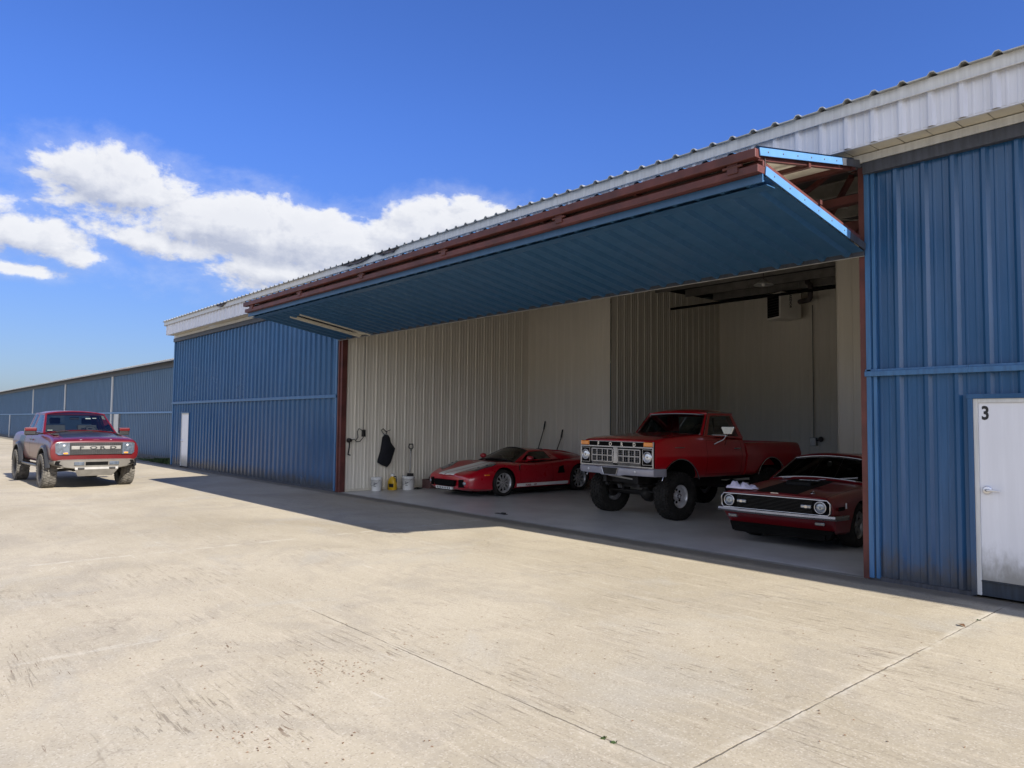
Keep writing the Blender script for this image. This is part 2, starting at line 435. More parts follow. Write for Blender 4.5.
def facade(x0, x1, z0, z1, phase0):
    w.corr((x0, 9.0, z0), (1,0,0), (0,0,1), (0,-1,0), x1-x0, z1-z0, phase=(phase0-x0) % .3048)
PH = -3.09
w = MB()
facade(XR, -2.68, .05, 4.93, PH); facade(-2.68, -1.42, 2.17, 4.93, PH); facade(-1.42, XE, .05, 4.93, PH)
fw = part(w, 'wall', M['blue'], H)
w = MB()
facade(XW, -29.38, .05, 4.93, PH); facade(-29.38, -28.42, 2.09, 4.93, PH); facade(-28.42, XL-.13, .05, 4.93, PH)
part(w, 'wall', M['blue'], H)
w = MB()   # end walls and rear wall
w.corr((XW, 9.0, .05), (0,1,0), (0,0,1), (-1,0,0), 12.4, 5.5, lv2=6.05); w.corr((XW, 21.4, .05), (0,1,0), (0,0,1), (-1,0,0), 12.4, 6.05, lv2=5.5)
w.corr((XE, 9.0, .05), (0,1,0), (0,0,1), (1,0,0), 12.4, 5.5, lv2=6.05); w.corr((XE, 21.4, .05), (0,1,0), (0,0,1), (1,0,0), 12.4, 6.05, lv2=5.5)
w.corr((XW, 33.8, .05), (1,0,0), (0,0,1), (0,1,0), XE-XW, 5.5, minor=False)
part(w, 'end_wall', M['blue'], H)

w = MB()   # corner and girt trims
for a, b in ((XR-.02, -2.66), (-1.44, XE), (XW, XL-.13)):
    w.span((a, 8.925, 2.405), (b, 8.968, 2.465)); w.span((a, 8.945, 2.465), (b, 8.968, 2.49)); w.cut()
w.span((-2.66, 8.925, 2.405), (-1.44, 8.968, 2.465)); w.span((-2.66, 8.945, 2.465), (-1.44, 8.968, 2.49)); w.cut()
w.span((XR-.005, 8.945, .03), (XR+.05, 9.02, 4.88)); w.span((XR+.07, 8.957, .03), (XR+.11, 9.0, 4.88)); w.cut()
w.span((XL-.21, 8.945, .03), (XL-.13, 9.02, 4.88)); w.cut(); w.span((XW-.02, 8.95, .03), (XW+.07, 9.02, 4.95))
part(w, 'wall_trim', M['blue_trim'], H, .004)
w = MB()
w.span((XR-.03, 8.975, .0), (-2.67, 9.03, .048)); w.cut(); w.span((-1.43, 8.975, 0), (XE, 9.03, .048)); w.cut(); w.span((XW, 8.975, 0), (-29.38, 9.03, .048)); w.cut(); w.span((-28.42, 8.975, 0), (XL-.13, 9.03, .048))
part(w, 'base_trim', M['dark_trim'], H)

w = MB()   # dark header band, white eave trim
w.span((XW, 8.905, 4.86), (XL-.2, 8.985, 5.0)); w.cut(); w.span((XR+.0, 8.905, 4.86), (XE, 8.985, 5.0)); w.cut()
w.span((XL-.2, 8.93, 4.96), (XR, 8.985, 5.0))
part(w, 'header_band', M['dark_trim'], H, .006)
w = MB()
w.span((XW+.1, 8.895, 5.005), (XE, 8.95, 5.10))
part(w, 'eave_trim', M['white_trim'], H, .004)
w = MB()
x = XW+.25
while x < XE:
    x1 = min(x+.3, XE)
    w.add([(x+.006, 8.57, 5.10), (x1-.002, 8.57, 5.10), (x1-.002, 8.92, 5.112), (x+.006, 8.92, 5.112)], [(0,3,2,1)])
    w.add([(x-.002, 8.57, 5.112), (x+.006, 8.57, 5.112), (x+.006, 8.92, 5.124), (x-.002, 8.92, 5.124)], [(0,3,2,1)])
    x += .3
part(w, 'soffit', M['soffit'], H)
w = MB()
w.corr((XW+.3, 8.575, 5.09), (1,0,0), (0,0,1), (0,-1,0), XE-XW-.3, .42, phase=(-3.16-XW-.3) % .3048, h=.034)
w.span((XW+.27, 8.545, 5.085), (XW+.3, 8.93, 5.5))
w.span((XW+.3, 8.572, 5.08), (XE, 8.60, 5.092))
part(w, 'fascia', M['white_sheet'], H)
w = MB()
w.span((XW+.08, 8.515, 5.475), (XE+.05, 8.545, 5.615)); w.span((XW+.08, 8.505, 5.468), (XE+.05, 8.515, 5.482))
w.span((XW+.05, 8.52, 5.46), (XW+.08, 8.95, 5.615))
part(w, 'gutter_trim', M['white_trim'], H, .003)
w = MB()   # a stretch where the trim is torn and bent open
rnd = random.Random(3)
for xc, ln in ((-24.2, .9), (-15.3, 1.5), (-13.9, .9)):
    w.cut()
    n = 9; top = []; bot = []
    for i in range(n):
        xx = xc - ln/2 + ln*i/(n-1); e = math.sin(PI*i/(n-1))
        top.append((xx, 8.500-.03*e*rnd.random(), 5.585+.02*rnd.random())); bot.append((xx, 8.49-.05*e, 5.60-e*(.05+.06*rnd.random())))
    w.add(top+bot+[(p[0], 8.51, p[2]) for p in top]+[(p[0], 8.51, p[2]) for p in bot],
          [(i, i+n, i+n+1, i+1) for i in range(n-1)]+[(i+2*n, i+2*n+1, i+3*n+1, i+3*n) for i in range(n-1)]+[(i+n, i+3*n, i+3*n+1, i+n+1) for i in range(n-1)])
tt = part(w, 'torn_trim', M['dark_steel'], H); tt['label'] = 'dark torn and bent stretch of eave trim'
w = MB()
sl = Vector((0, 1, .045)).normalized()
w.corr((XW+.05, 8.455, roofz(8.455)), (1,0,0), sl, (0,-.045,1), XE-XW, 13.0, phase=(-3.16-XW) % .3048, h=.036, thick=.012, minor=False)
sl2 = Vector((0, 1, -.045)).normalized()
w.corr((XW+.05, 21.4, roofz(21.4)), (1,0,0), sl2, (0,.045,1), XE-XW, 13.0, phase=(-3.16-XW) % .3048, h=.036, thick=.012, minor=False)
part(w, 'roof', M['roof'], H)

# interior shell
YB, XT, YT, XTR = 15.53, -13.5, 20.99, -7.1
w = MB()
L = lambda P, U, N, lu, y0, y1: w.corr(P, U, (0,0,1), N, lu, roofz(y0)-(.1 if y0 < 20 else .28), lv2=roofz(y1)-(.1 if y1 < 20 else .28), h=.022 if U[1] or lu < 3.4 and P[0] > -8 else .009, minor=bool(U[1]), base=.06, top=.026)
L((XL, 9.12, .012), (0,1,0), (1,0,0), YB-9.12, 9.12, YB)
L((XL, YB, .012), (1,0,0), (0,-1,0), XT-XL, YB, YB)
L((XT, YB, .012), (0,1,0), (1,0,0), YT-YB, YB, YT)
L((XT, YT, .012), (1,0,0), (0,-1,0), XTR-XT, YT, YT)
L((XTR, YB, .012), (0,1,0), (-1,0,0), YT-YB, YB, YT)
L((XTR, YB, .012), (1,0,0), (0,-1,0), -3.6-XTR, YB, YB)
L((-3.6, 9.12, .012), (0,1,0), (-1,0,0), YB-9.12, 9.12, YB)
part(w, 'liner_wall', M['liner'], H)
w = MB()
for (a, b) in (((XL+.0, 9.14), (XL+.03, YB-.03)), ((XL+.03, YB-.03), (XT, YB)), ((XT, YB), (XT+.03, YT-.03)), ((XT+.03, YT-.03), (XTR, YT))):
    w.cut(); w.span((a[0], a[1], .014), (b[0], b[1], .075))
part(w, 'base_angle', M['soffit'], H)
w = MB()
w.span((XL, 9.055, -.2), (-3.6, 21.0, .012))
part(w, 'floor', M['floor'], H)
w = MB()
w.span((XL, 8.99, -.1), (XR, 9.055, .009))
part(w, 'sill', M['steel'], H)
w = MB()
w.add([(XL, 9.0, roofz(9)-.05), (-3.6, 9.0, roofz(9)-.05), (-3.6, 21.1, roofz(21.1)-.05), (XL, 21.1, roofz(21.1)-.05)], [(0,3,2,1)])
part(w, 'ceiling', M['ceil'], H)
for y in [9.9+1.53*k for k in range(8)]:
    w = MB(); z = roofz(y)-.06
    xa, xb = (XL, -3.6) if y < YB else (XT, XTR)
    w.span((xa, y-.006, z-.2), (xb, y+.006, z)); w.span((xa, y, z-.212), (xb, y+.07, z-.2)); w.span((xa, y-.07, z-.012), (xb, y, z))
    part(w, 'purlin', M['purlin'], H)
w = MB()
for k in range(10):
    x = -16.2+1.27*k
    for j in range(5):
        y0 = 10.0+1.53*j
        if y0 > YB-1.5 and not XT < x < XTR: continue
        w.cut(); w.tube([(x, y0, roofz(y0)-.24), (x+.35, y0+1.5, roofz(y0+1.5)-.1)], .012, 6)
part(w, 'bridging_rod', M['white_trim'], H)
# red frame: columns, header truss, rafters
w = MB()
def ibeam(p0, p1, h=.3, b=.16):
    p0 = Vector(p0); p1 = Vector(p1)
    w.bar(p0, p1, .012, h); 
    for s_ in (-1, 1):
        q = Vector((0,0,s_*h/2)); w.bar(p0+q, p1+q, b, .014)
w.span((XR-.075, 8.955, .012), (XR-.008, 9.25, 5.0))
part(w, 'column', M['red_steel'], H)
w = MB(); w.span((XL-.13, 8.985, .012), (XL+.07, 9.13, 5.0)); w.span((XL-.10, 8.955, .012), (XL-.04, 8.985, 4.88))
part(w, 'column', M['red_steel'], H)
w = MB()
w.span((XL, 9.1, 5.10), (XR-.08, 9.22, 5.22)); w.span((XL, 9.1, 4.60), (XR-.08, 9.22, 4.70))
x = XL+.2; k = 0
while x < XR-.9:
    a, b = (4.7, 5.1) if k % 2 else (5.1, 4.7)
    w.bar((x, 9.16, a), (x+.78, 9.16, b), .06, .05); x += .78; k += 1
part(w, 'header_truss', M['red_steel'], H)
for x in (XR-.22,):
    w = MB(); y1 = YB if x > XTR+.5 else YT-.05
    ibeam((x, 9.3, roofz(9.3)-.43), (x, y1, roofz(y1)-.43), .34, .18)
    part(w, 'rafter', M['red_steel'], H)
w = MB()
w.bar((XR-.2, 9.25, 4.2), (XR-.2, 11.0, 5.5), .08, .08); w.bar((XR-.16, 9.3, 4.35), (-6.4, 9.5, 4.35), .09, .12)
w.bar((XR-.3, 9.3, 5.0), (-5.2, 10.6, 4.5), .06, .06)
part(w, 'brace', M['red_steel'], H)

# bifold door
XD0, XD1 = XL-.08, XR+.0
A, B = Vector((0, 6.62, 4.30)), Vector((0, 8.92, 3.92))
dl = (B-A); LL = dl.length; dl.normalize(); nl = Vector((0, dl.z, -dl.y)).normalized()   # outward = down
P = lambda x, s, o=0.: Vector((x, 0, 0)) + A + dl*s + nl*o
w = MB()
SX0, SX1, SS = -15.82, -15.32, .62     # slot near the far end
w.corr(P(XD0, 0), (1,0,0), dl, nl, SX0-XD0, LL, h=.045, phase=.1, minor=False)
w.corr(P(SX0, 0), (1,0,0), dl, nl, SX1-SX0, SS, h=.045, phase=.1, minor=False)
w.corr(P(SX1, 0), (1,0,0), dl, nl, XD1-SX1, LL, h=.045, phase=.1, minor=False)
w.corr(P(XD0, 0, .0), (1,0,0), dl, -nl, .03, LL)
D = part(w, 'bifold_door', M['blue_door'], H); D['label'] = 'blue ribbed bifold door folded outward under the eave'
w = MB()
for x0, x1 in ((XD0+.02, SX0), (SX1, XD1-.02)):
    w.add([P(x0, .03, -.11), P(x1, .03, -.11), P(x1, LL-.03, -.11), P(x0, LL-.03, -.11)], [(0,1,2,3)])
    w.add([P(x0, .03, -.115), P(x1, .03, -.115), P(x1, LL-.03, -.115), P(x0, LL-.03, -.115)], [(3,2,1,0)])
A2, B2 = Vector((0, 6.48, 4.555)), Vector((0, 8.70, 4.985))
du = (B2-A2); LU = du.length; du.normalize(); nu = Vector((0, -du.z, du.y)).normalized()
Q = lambda x, s, o=0.: Vector((x, 0, 0)) + A2 + du*s + nu*o
w.add([Q(XD0+.02, .03, -.05), Q(XD1-.02, .03, -.05), Q(XD1-.02, LU-.02, -.05), Q(XD0+.02, LU-.02, -.05)], [(3,2,1,0)])
sub(w, 'insulation', M['insul'], D)
w = MB()
w.corr(Q(XD0, 0), (1,0,0), du, nu, XD1-XD0, LU, h=.022, phase=.1)
sub(w, 'upper_panel', M['blue_door'], D)
for (f, s0, s1) in ((P, .0, LL-.42), (Q, .03, LU-.38)):
    w = MB(); o_ = -.055 if f is P else -.04
    d_ = dl if f is P else du; n_ = nl if f is P else nu
    a, b = f(XD1+.012, s0, o_), f(XD1+.012, s1, o_)
    w.bar(a, b, .014, .095 if f is P else .08, up=n_)
    es = sub(w, 'edge_strip', M['blue_edge'], D, .003)
    for k in range(6):
        w = MB(); c_ = f(XD1+.019, s0+(s1-s0)*(k+.5)/6, o_); w.lathe([(0,.006),(.008,.005),(.011,0)], c_, (1,0,0), 8); sub(w, 'screw', M['dark_trim'], es)
    w = MB(); a, b = f(XD1+.010, s1+.01, o_), f(XD1+.010, (LL if f is P else LU+.1), o_)
    w.bar(a, b, .014, .085, up=n_)
    sub(w, 'edge_flap', M['dark_trim'], D)
w = MB()
w.span((XD0, 6.455, 4.458), (XD1, 6.555, 4.55)); sub(w, 'hinge_beam', M['red_steel'], D, .006)
w = MB(); w.span((XD0, 6.50, 4.322), (XD1, 6.645, 4.40)); w.span((XD0, 6.60, 4.40), (XD1, 6.63, 4.458))
for k in range(6):
    x = XD0+.35+2.5*k
    w.span((x, 6.485, 4.36), (x+.12, 6.54, 4.47)); w.tube([(x-.05, 6.495, 4.43), (x+.17, 6.495, 4.43)], .016, 8)
sub(w, 'hinge_beam', M['red_steel'], D, .004)
w = MB()
w.span((XD0, 6.585, 4.235), (XD1, 6.605, 4.318)); w.bar(P(XD0, .0, .050), P(XD1, .0, .050), .02, .012); w.bar(P(XD0, .14, .052), P(XD1, .14, .052), .16, .008)
sub(w, 'flashing', M['blue_door'], D)
w = MB(); w.span((XD0+.01, 6.655, 4.30), (XD1-.01, 6.668, 4.50)); sub(w, 'gap_shade_strip', M['dark_steel'], D)  # dark strip added to stand in for shade between the hinge beams
w = MB()
w.bar(P(XD0, LL+.006, -.005), P(XD1, LL+.006, -.005), .012, .11, up=nl); w.cut(); w.tube([P(XD0, LL+.02, .052), P(XD1, LL+.02, .052)], .008, 6)
sub(w, 'bottom_seal', M['dark_trim'], D)
w.made[1].data.materials.clear(); w.made[1].data.materials.append(M['steel'])
w = MB()
for x in [XD1-.05-1.55*k for k in range(9)]:
    w.bar(P(x, .05, -.15), P(x, LL-.05, -.15), .05, .05); w.bar(Q(x, .05, -.09), Q(x, LU-.05, -.09), .05, .05)
    w.bar(Q(x-.1, .25, -.08), Q(x-.75, LU-.3, -.08), .04, .05)
w.bar(Q(XD0, 1.1, -.12), Q(XD1, 1.1, -.12), .05, .05); w.bar(P(XD0, 1.2, -.19), P(XD1, 1.2, -.19), .05, .05)
w.bar(Q(XD0, LU-.04, -.06), Q(XD1, LU-.04, -.06), .09, .09)
sub(w, 'door_frame', M['red_steel'], D)
w = MB()
for x in (SX0, SX1):
    w.cut(); w.bar(P(x, SS-.1, .03), P(x, LL, .03), .045, .05, up=nl)
w.cut(); w.bar(P(SX0+.1, SS, .03), P(SX0+.1, LL-.02, .03), .03, .04, up=nl)
w.cut(); w.add([P(SX0, LL-.2, .004), P(SX1+.15, LL-.2, .03), P(SX1+.15, LL, .03), P(SX0, LL, .004)], [(0,1,2,3)])
sub(w, 'slot_frame', M['soffit'], D)

# entry door with the number
def entry_door(x0, x1, ztop, zleaf, number=None):
    m = MB()
    m.span((x0+.045, 8.972, zleaf), (x1-.045, 9.01, ztop-.045))
    d = part(m, 'entry_door', M['white_door'], H, .003)
    m = MB()
    m.span((x0, 8.955, .03), (x0+.045, 9.05, ztop)); m.span((x1-.045, 8.955, .03), (x1, 9.05, ztop)); m.span((x0+.045, 8.955, ztop-.045), (x1-.045, 9.05, ztop))
    sub(m, 'door_frame', M['white_trim'], d, .003)
    m = MB(); m.span((x0-.06, 8.94, ztop), (x1+.06, 9.02, ztop+.05)); m.span((x0-.05, 8.94, .02), (x0, 9.02, ztop)); m.span((x1, 8.94, .02), (x1+.05, 9.02, ztop))
    sub(m, 'flashing', M['blue'], d, .003)
    m = MB(); m.span((x0+.045, 8.965, .03), (x1-.045, 9.02, zleaf-.012)); m.span((x0+.045, 8.95, zleaf-.012), (x1-.045, 9.0, zleaf-.002))
    sub(m, 'threshold', M['sill_blue'], d)
    m = MB(); hx = x0+.115; hz = zleaf+.955
    m.lathe([(0,-.03),(.034,-.03),(.045,-.022),(.047,0)], (hx, 8.972, hz), (0,1,0), 20)
    m.tube([(hx, 8.965, hz), (hx, 8.925, hz), (hx+.02, 8.918, hz), (hx+.125, 8.920, hz-.004)], [.016,.015,.015,.011], 10)
    sub(m, 'handle', M['alloy'], d)
    if number:
        m = text_mb(number, .20, .001, (x0+.072, 8.9700, ztop-.222), (1,0,0), (0,0,1), bold=.006)
        xx0 = x0+.072
        m.v = [(xx0+(v[0]-xx0)*.78, v[1], v[2]) for v in m.v]
        sub(m, 'door_number', M['black'], d)
        m = MB()
        for z in (zleaf+.2, zleaf+.95, ztop-.25): m.cut(); m.tube([(x1-.045, 8.965, z-.05), (x1-.045, 8.965, z+.05)], .008, 8)
        sub(m, 'hinge', M['steel'], d)
    return d
d3 = entry_door(-2.63, -1.49, 2.12, .19, '3'); d3['label'] = 'white entry door numbered 3 with dirt along its foot'
d4 = entry_door(-29.33, -28.47, 2.04, .05); d4['label'] = 'white entry door at the far end of the front wall'

# ------------------------------------------------------------------ lower hangar row beyond
W = thing('hangar_row', 'long low blue metal hangar row with pale posts receding to the left', 'hangar', (-75, 14, 0))
w = MB()
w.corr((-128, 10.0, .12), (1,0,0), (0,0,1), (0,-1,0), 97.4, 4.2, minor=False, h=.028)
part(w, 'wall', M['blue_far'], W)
w = MB(); w.corr((-128, 9.98, .02), (0,1,0), (0,0,1), (-1,0,0), 12, 4.3, minor=False); w.corr((-128, 22, .02), (1,0,0), (0,0,1), (0,1,0), 97.4, 4.3, minor=False)
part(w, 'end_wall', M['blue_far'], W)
w = MB(); w.span((-128, 9.97, -.02), (-30.6, 10.02, .12)); part(w, 'base_trim', M['dark_trim'], W)
w = MB()
w.corr((-128.2, 9.56, 4.38), (1,0,0), (0,1,.06), (0,-.06,1), 97.6, 6.4, h=.03, thick=.012, minor=False)
w.corr((-128.2, 15.9, 4.76), (1,0,0), (0,1,-.06), (0,.06,1), 97.6, 6.4, h=.03, thick=.012, minor=False)
part(w, 'roof', M['roof'], W)
w = MB(); w.span((-128.2, 9.575, 4.33), (-30.6, 9.60, 4.385)); part(w, 'eave_trim', M['white_trim'], W)
w = MB(); w.add([(-128.2, 9.6, 4.335), (-30.6, 9.6, 4.335), (-30.6, 10.0, 4.345), (-128.2, 10.0, 4.345)], [(0,3,2,1)]); w.span((-128, 9.93, 4.12), (-30.6, 9.965, 4.34))
part(w, 'eave_soffit_shade', M['dark_trim'], W)  # dark underside and wall-top strip put the eave's shadow into the colour
w = MB(); w.span((-128, 9.92, 2.08), (-30.6, 9.968, 2.16)); part(w, 'girt_trim', M['blue_edge'], W)
for x in (-44.6, -57.5, -70.5, -83.2, -96, -109):
    w = MB()
    if x == -83.2: w.span((x-.1, 9.90, .02), (x+.1, 9.968, 2.08))
    else: w.span((x-.1, 9.91, 2.16), (x+.1, 9.968, 4.12))
    if x == -44.6: w.span((x-.1, 9.91, .02), (x+.1, 9.968, 2.08))
    part(w, 'post_trim', M['white_trim'], W)
w = MB(); w.span((-43.95, 9.93, .1), (-42.95, 9.99, 2.06)); wd = part(w, 'entry_door', M['white_trim'], W)
w = MB(); w.span((-44.02, 9.91, .02), (-43.95, 10.0, 2.08)); w.cut(); w.span((-42.95, 9.91, .02), (-42.88, 10.0, 2.08)); sub(w, 'door_frame', M['steel'], wd)

# ------------------------------------------------------------------ vehicles (front towards -Y, left side +X, origin on the ground under the front axle)
def loft(stations, crease_pts=(), crease_st=(), sub_lv=2, name='body', cutters=None, mats=(), dark=1, arches=(), cr=.75):
    """closed body from half cross-sections (x,z) bottom centre -> top centre, smoothed, with wells cut out"""
    bm = bmesh.new(); n = len(stations[0][1]); rings = []
    for y, pts in stations:
        Lf = [bm.verts.new((p[0], y + (p[2] if len(p) > 2 else 0), p[1])) for p in pts]
        Rt = [Lf[0]] + [bm.verts.new((-p[0], y + (p[2] if len(p) > 2 else 0), p[1])) for p in pts[1:-1]] + [Lf[-1]]
        rings.append((Lf, Rt))
    for (La, Ra), (Lb, Rb) in zip(rings, rings[1:]):
        for i in range(n-1):
            bm.faces.new((La[i], Lb[i], Lb[i+1], La[i+1])); bm.faces.new((Ra[i], Ra[i+1], Rb[i+1], Rb[i]))
    for (Lf, Rt), fl in ((rings[0], False), (rings[-1], True)):
        for i in range(n-1):
            q = [Lf[i], Lf[i+1], Rt[i+1], Rt[i]]
            q = [v for k, v in enumerate(q) if v not in q[:k]]
            bm.faces.new(q[::-1] if fl else q)
    bmesh.ops.recalc_face_normals(bm, faces=bm.faces[:])
    cl = bm.edges.layers.float.new('crease_edge')
    for j in crease_pts:
        for (La, Ra), (Lb, Rb) in zip(rings, rings[1:]):
            for X in ((La, Lb), (Ra, Rb)):
                e = bm.edges.get((X[0][j], X[1][j]))
                if e: e[cl] = cr
    for k in crease_st:
        for X in rings[k]:
            for i in range(n-1):
                e = bm.edges.get((X[i], X[i+1]))
                if e: e[cl] = .9
    me = bpy.data.meshes.new(name); bm.to_mesh(me); bm.free()
    o = bpy.data.objects.new(name, me); COL.objects.link(o)
    md = o.modifiers.new('s', 'SUBSURF'); md.levels = sub_lv; md.render_levels = sub_lv
    co = None
    if cutters:
        co = cutters.build('cutter', []); 
        b = o.modifiers.new('b', 'BOOLEAN'); b.object = co; b.operation = 'DIFFERENCE'; b.solver = 'EXACT'
    out = evaluated_mesh(o, name)
    bpy.data.objects.remove(o)
    if co: bpy.data.objects.remove(co)
    out.materials.clear()
    for m_ in mats: out.materials.append(m_)
    for p in out.polygons:
        p.use_smooth = True; p.material_index = 0
        vs = [out.vertices[i].co for i in p.vertices]
        for (ay, az, ar) in arches:
            if all((v.y-ay)**2 + (v.z-az)**2 <= (ar+.004)**2 for v in vs) and abs(p.normal.x) < 1.01:
                if not (abs(p.normal.x) > .5 and abs(p.center.x) > .78): p.material_index = dark
    out.set_sharp_from_angle(angle=R(38))
    return out

def arch_cutters(arches, inner=.55, outer=1.4, n=40):
    mb = MB()
    for (y, z, r) in arches:
        for s_ in (-1, 1):
            vs = []
            for xx in (inner, outer):
                vs += [(s_*xx, y + r*math.cos(q*2*PI/n), z + r*math.sin(q*2*PI/n)) for q in range(n)]
            fs = [tuple(range(n)), tuple(reversed(range(n, 2*n)))] + [(q, q+n, (q+1) % n+n, (q+1) % n) for q in range(n)]
            if s_ < 0: pass
            else: fs = [tuple(reversed(f)) for f in fs]
            mb.add(vs, fs)
    return mb

def split(me, planes, pred, mats, gap_mat=1, gap=.007, name='panel', smooth=38):
    """cut a panel out of a body skin along planes, leaving a dark shut line round it"""
    bm = bmesh.new(); bm.from_mesh(me)
    for co, no in planes:
        bmesh.ops.bisect_plane(bm, geom=bm.verts[:]+bm.edges[:]+bm.faces[:], plane_co=co, plane_no=no, dist=1e-5)
    bm.normal_update()
    fs = [f for f in bm.faces if pred(f.calc_center_median(), f.normal) and f.material_index == 0]
    if gap:
        r = bmesh.ops.inset_region(bm, faces=fs, thickness=gap, use_even_offset=True, use_boundary=True)
        for f in r['faces']: f.material_index = gap_mat
    keep = set(fs)
    b2 = bm.copy()
    idx = {f.index for f in []}
    bm.faces.ensure_lookup_table(); b2.faces.ensure_lookup_table()
    bm.faces.index_update()
    ks = {f.index for f in keep}
    bmesh.ops.delete(b2, geom=[f for i, f in enumerate(b2.faces) if i not in ks], context='FACES')
    bmesh.ops.delete(bm, geom=list(keep), context='FACES')
    bm.to_mesh(me); bm.free()
    pm_ = bpy.data.meshes.new(name); b2.to_mesh(pm_); b2.free()
    for m_ in mats: pm_.materials.append(m_)
    for p in pm_.polygons: p.material_index = 0; p.use_smooth = True
    pm_.set_sharp_from_angle(angle=R(smooth)); me.set_sharp_from_angle(angle=R(smooth))
    return pm_

def patch(c, mg, bulge=0., N=6, bu=0.):
    """c: 4 corners (u0v0,u1v0,u1v1,u0v1) seen from outside, anticlockwise; mg margins (u0,u1,v0,v1). returns point function & params"""
    c = [Vector(p) for p in c]
    nrm = (c[1]-c[0]).cross(c[3]-c[0]).normalized()
    def f(u, v, o=0.):
        p = c[0]*(1-u)*(1-v)+c[1]*u*(1-v)+c[2]*u*v+c[3]*(1-u)*v
        return p + nrm*(bulge*4*u*(1-u) + bu*4*v*(1-v) + o)
    us = [0., mg[0]] + [mg[0]+(1-mg[0]-mg[1])*i/N for i in range(1, N)] + [1-mg[1], 1.]
    vs = [0., mg[2]] + [mg[2]+(1-mg[2]-mg[3])*i/N for i in range(1, N)] + [1-mg[3], 1.]
    return f, us, vs
def framed(c, mg, frame_mb, pane_mb, bulge=0., N=6, bu=0., thick=.03, fm=0, recess=.006, seal=None):
    f, us, vs = patch(c, mg, bulge, N, bu)
    nu, nv = len(us), len(vs)
    out = [f(u, v) for v in vs for u in us]; inn = [f(u, v, -thick) for v in vs for u in us]
    T = nu*nv; fr = []
    isf = lambda i, j: i in (0, nu-2) or j in (0, nv-2)
    for j in range(nv-1):
        for i in range(nu-1):
            a = (j*nu+i, j*nu+i+1, (j+1)*nu+i+1, (j+1)*nu+i)
            if isf(i, j):
                fr.append(a); fr.append(tuple(T+k for k in reversed(a)))
                for (di, dj, e) in ((0,-1,(a[0],a[1])), (1,0,(a[1],a[2])), (0,1,(a[2],a[3])), (-1,0,(a[3],a[0]))):
                    ii, jj = i+di, j+dj
                    if not (0 <= ii < nu-1 and 0 <= jj < nv-1) or not isf(ii, jj):
                        fr.append((e[0], e[0]+T, e[1]+T, e[1]))
    frame_mb.add(out+inn, fr, fm)
    pu, pv = us[1:-1], vs[1:-1]
    pts = [f(u, v, -recess) for v in pv for u in pu]; n = len(pu)
    if pane_mb is not None:
        pane_mb.add(pts, [(j*n+i, j*n+i+1, (j+1)*n+i+1, (j+1)*n+i) for j in range(len(pv)-1) for i in range(n-1)], 0, True)
    if seal is not None:
        loop = [f(u, pv[0], .004) for u in pu] + [f(pu[-1], v, .004) for v in pv[1:]] + [f(u, pv[-1], .004) for u in reversed(pu[:-1])] + [f(pu[0], v, .004) for v in reversed(pv[1:-1])]
        seal.tube(loop, .011, 6, closed=True)

def roof_patch(mb, pts, crown=.05, thick=.03, N=8, over=0.):
    """pts: front-left, front-right, rear-right, rear-left corners"""
    a, b, c, d = [Vector(p) for p in pts]
    V = []
    for j in range(N+1):
        for i in range(N+1):
            u, v = i/N, j/N
            p = a*(1-u)*(1-v)+b*u*(1-v)+c*u*v+d*(1-u)*v
            e = (1-(2*u-1)**4)*(1-(2*v-1)**4)
            V.append(p + Vector((0,0,crown*e)))
    W_ = [v - Vector((0,0,thick)) for v in V]; n = N+1; T = n*n; fs = []
    for j in range(N):
        for i in range(N):
            q = (j*n+i, (j+1)*n+i, (j+1)*n+i+1, j*n+i+1)
            fs.append(q); fs.append(tuple(T+k for k in reversed(q)))
    rim = [i for i in range(n)] + [j*n+N for j in range(1, n)] + [N*n+i for i in range(N-1, -1, -1)] + [j*n for j in range(N-1, 0, -1)]
    for k in range(len(rim)):
        p, q = rim[k], rim[(k+1) % len(rim)]; fs.append((p, q, q+T, p+T))
    mb.add(V+W_, fs, 0, True)

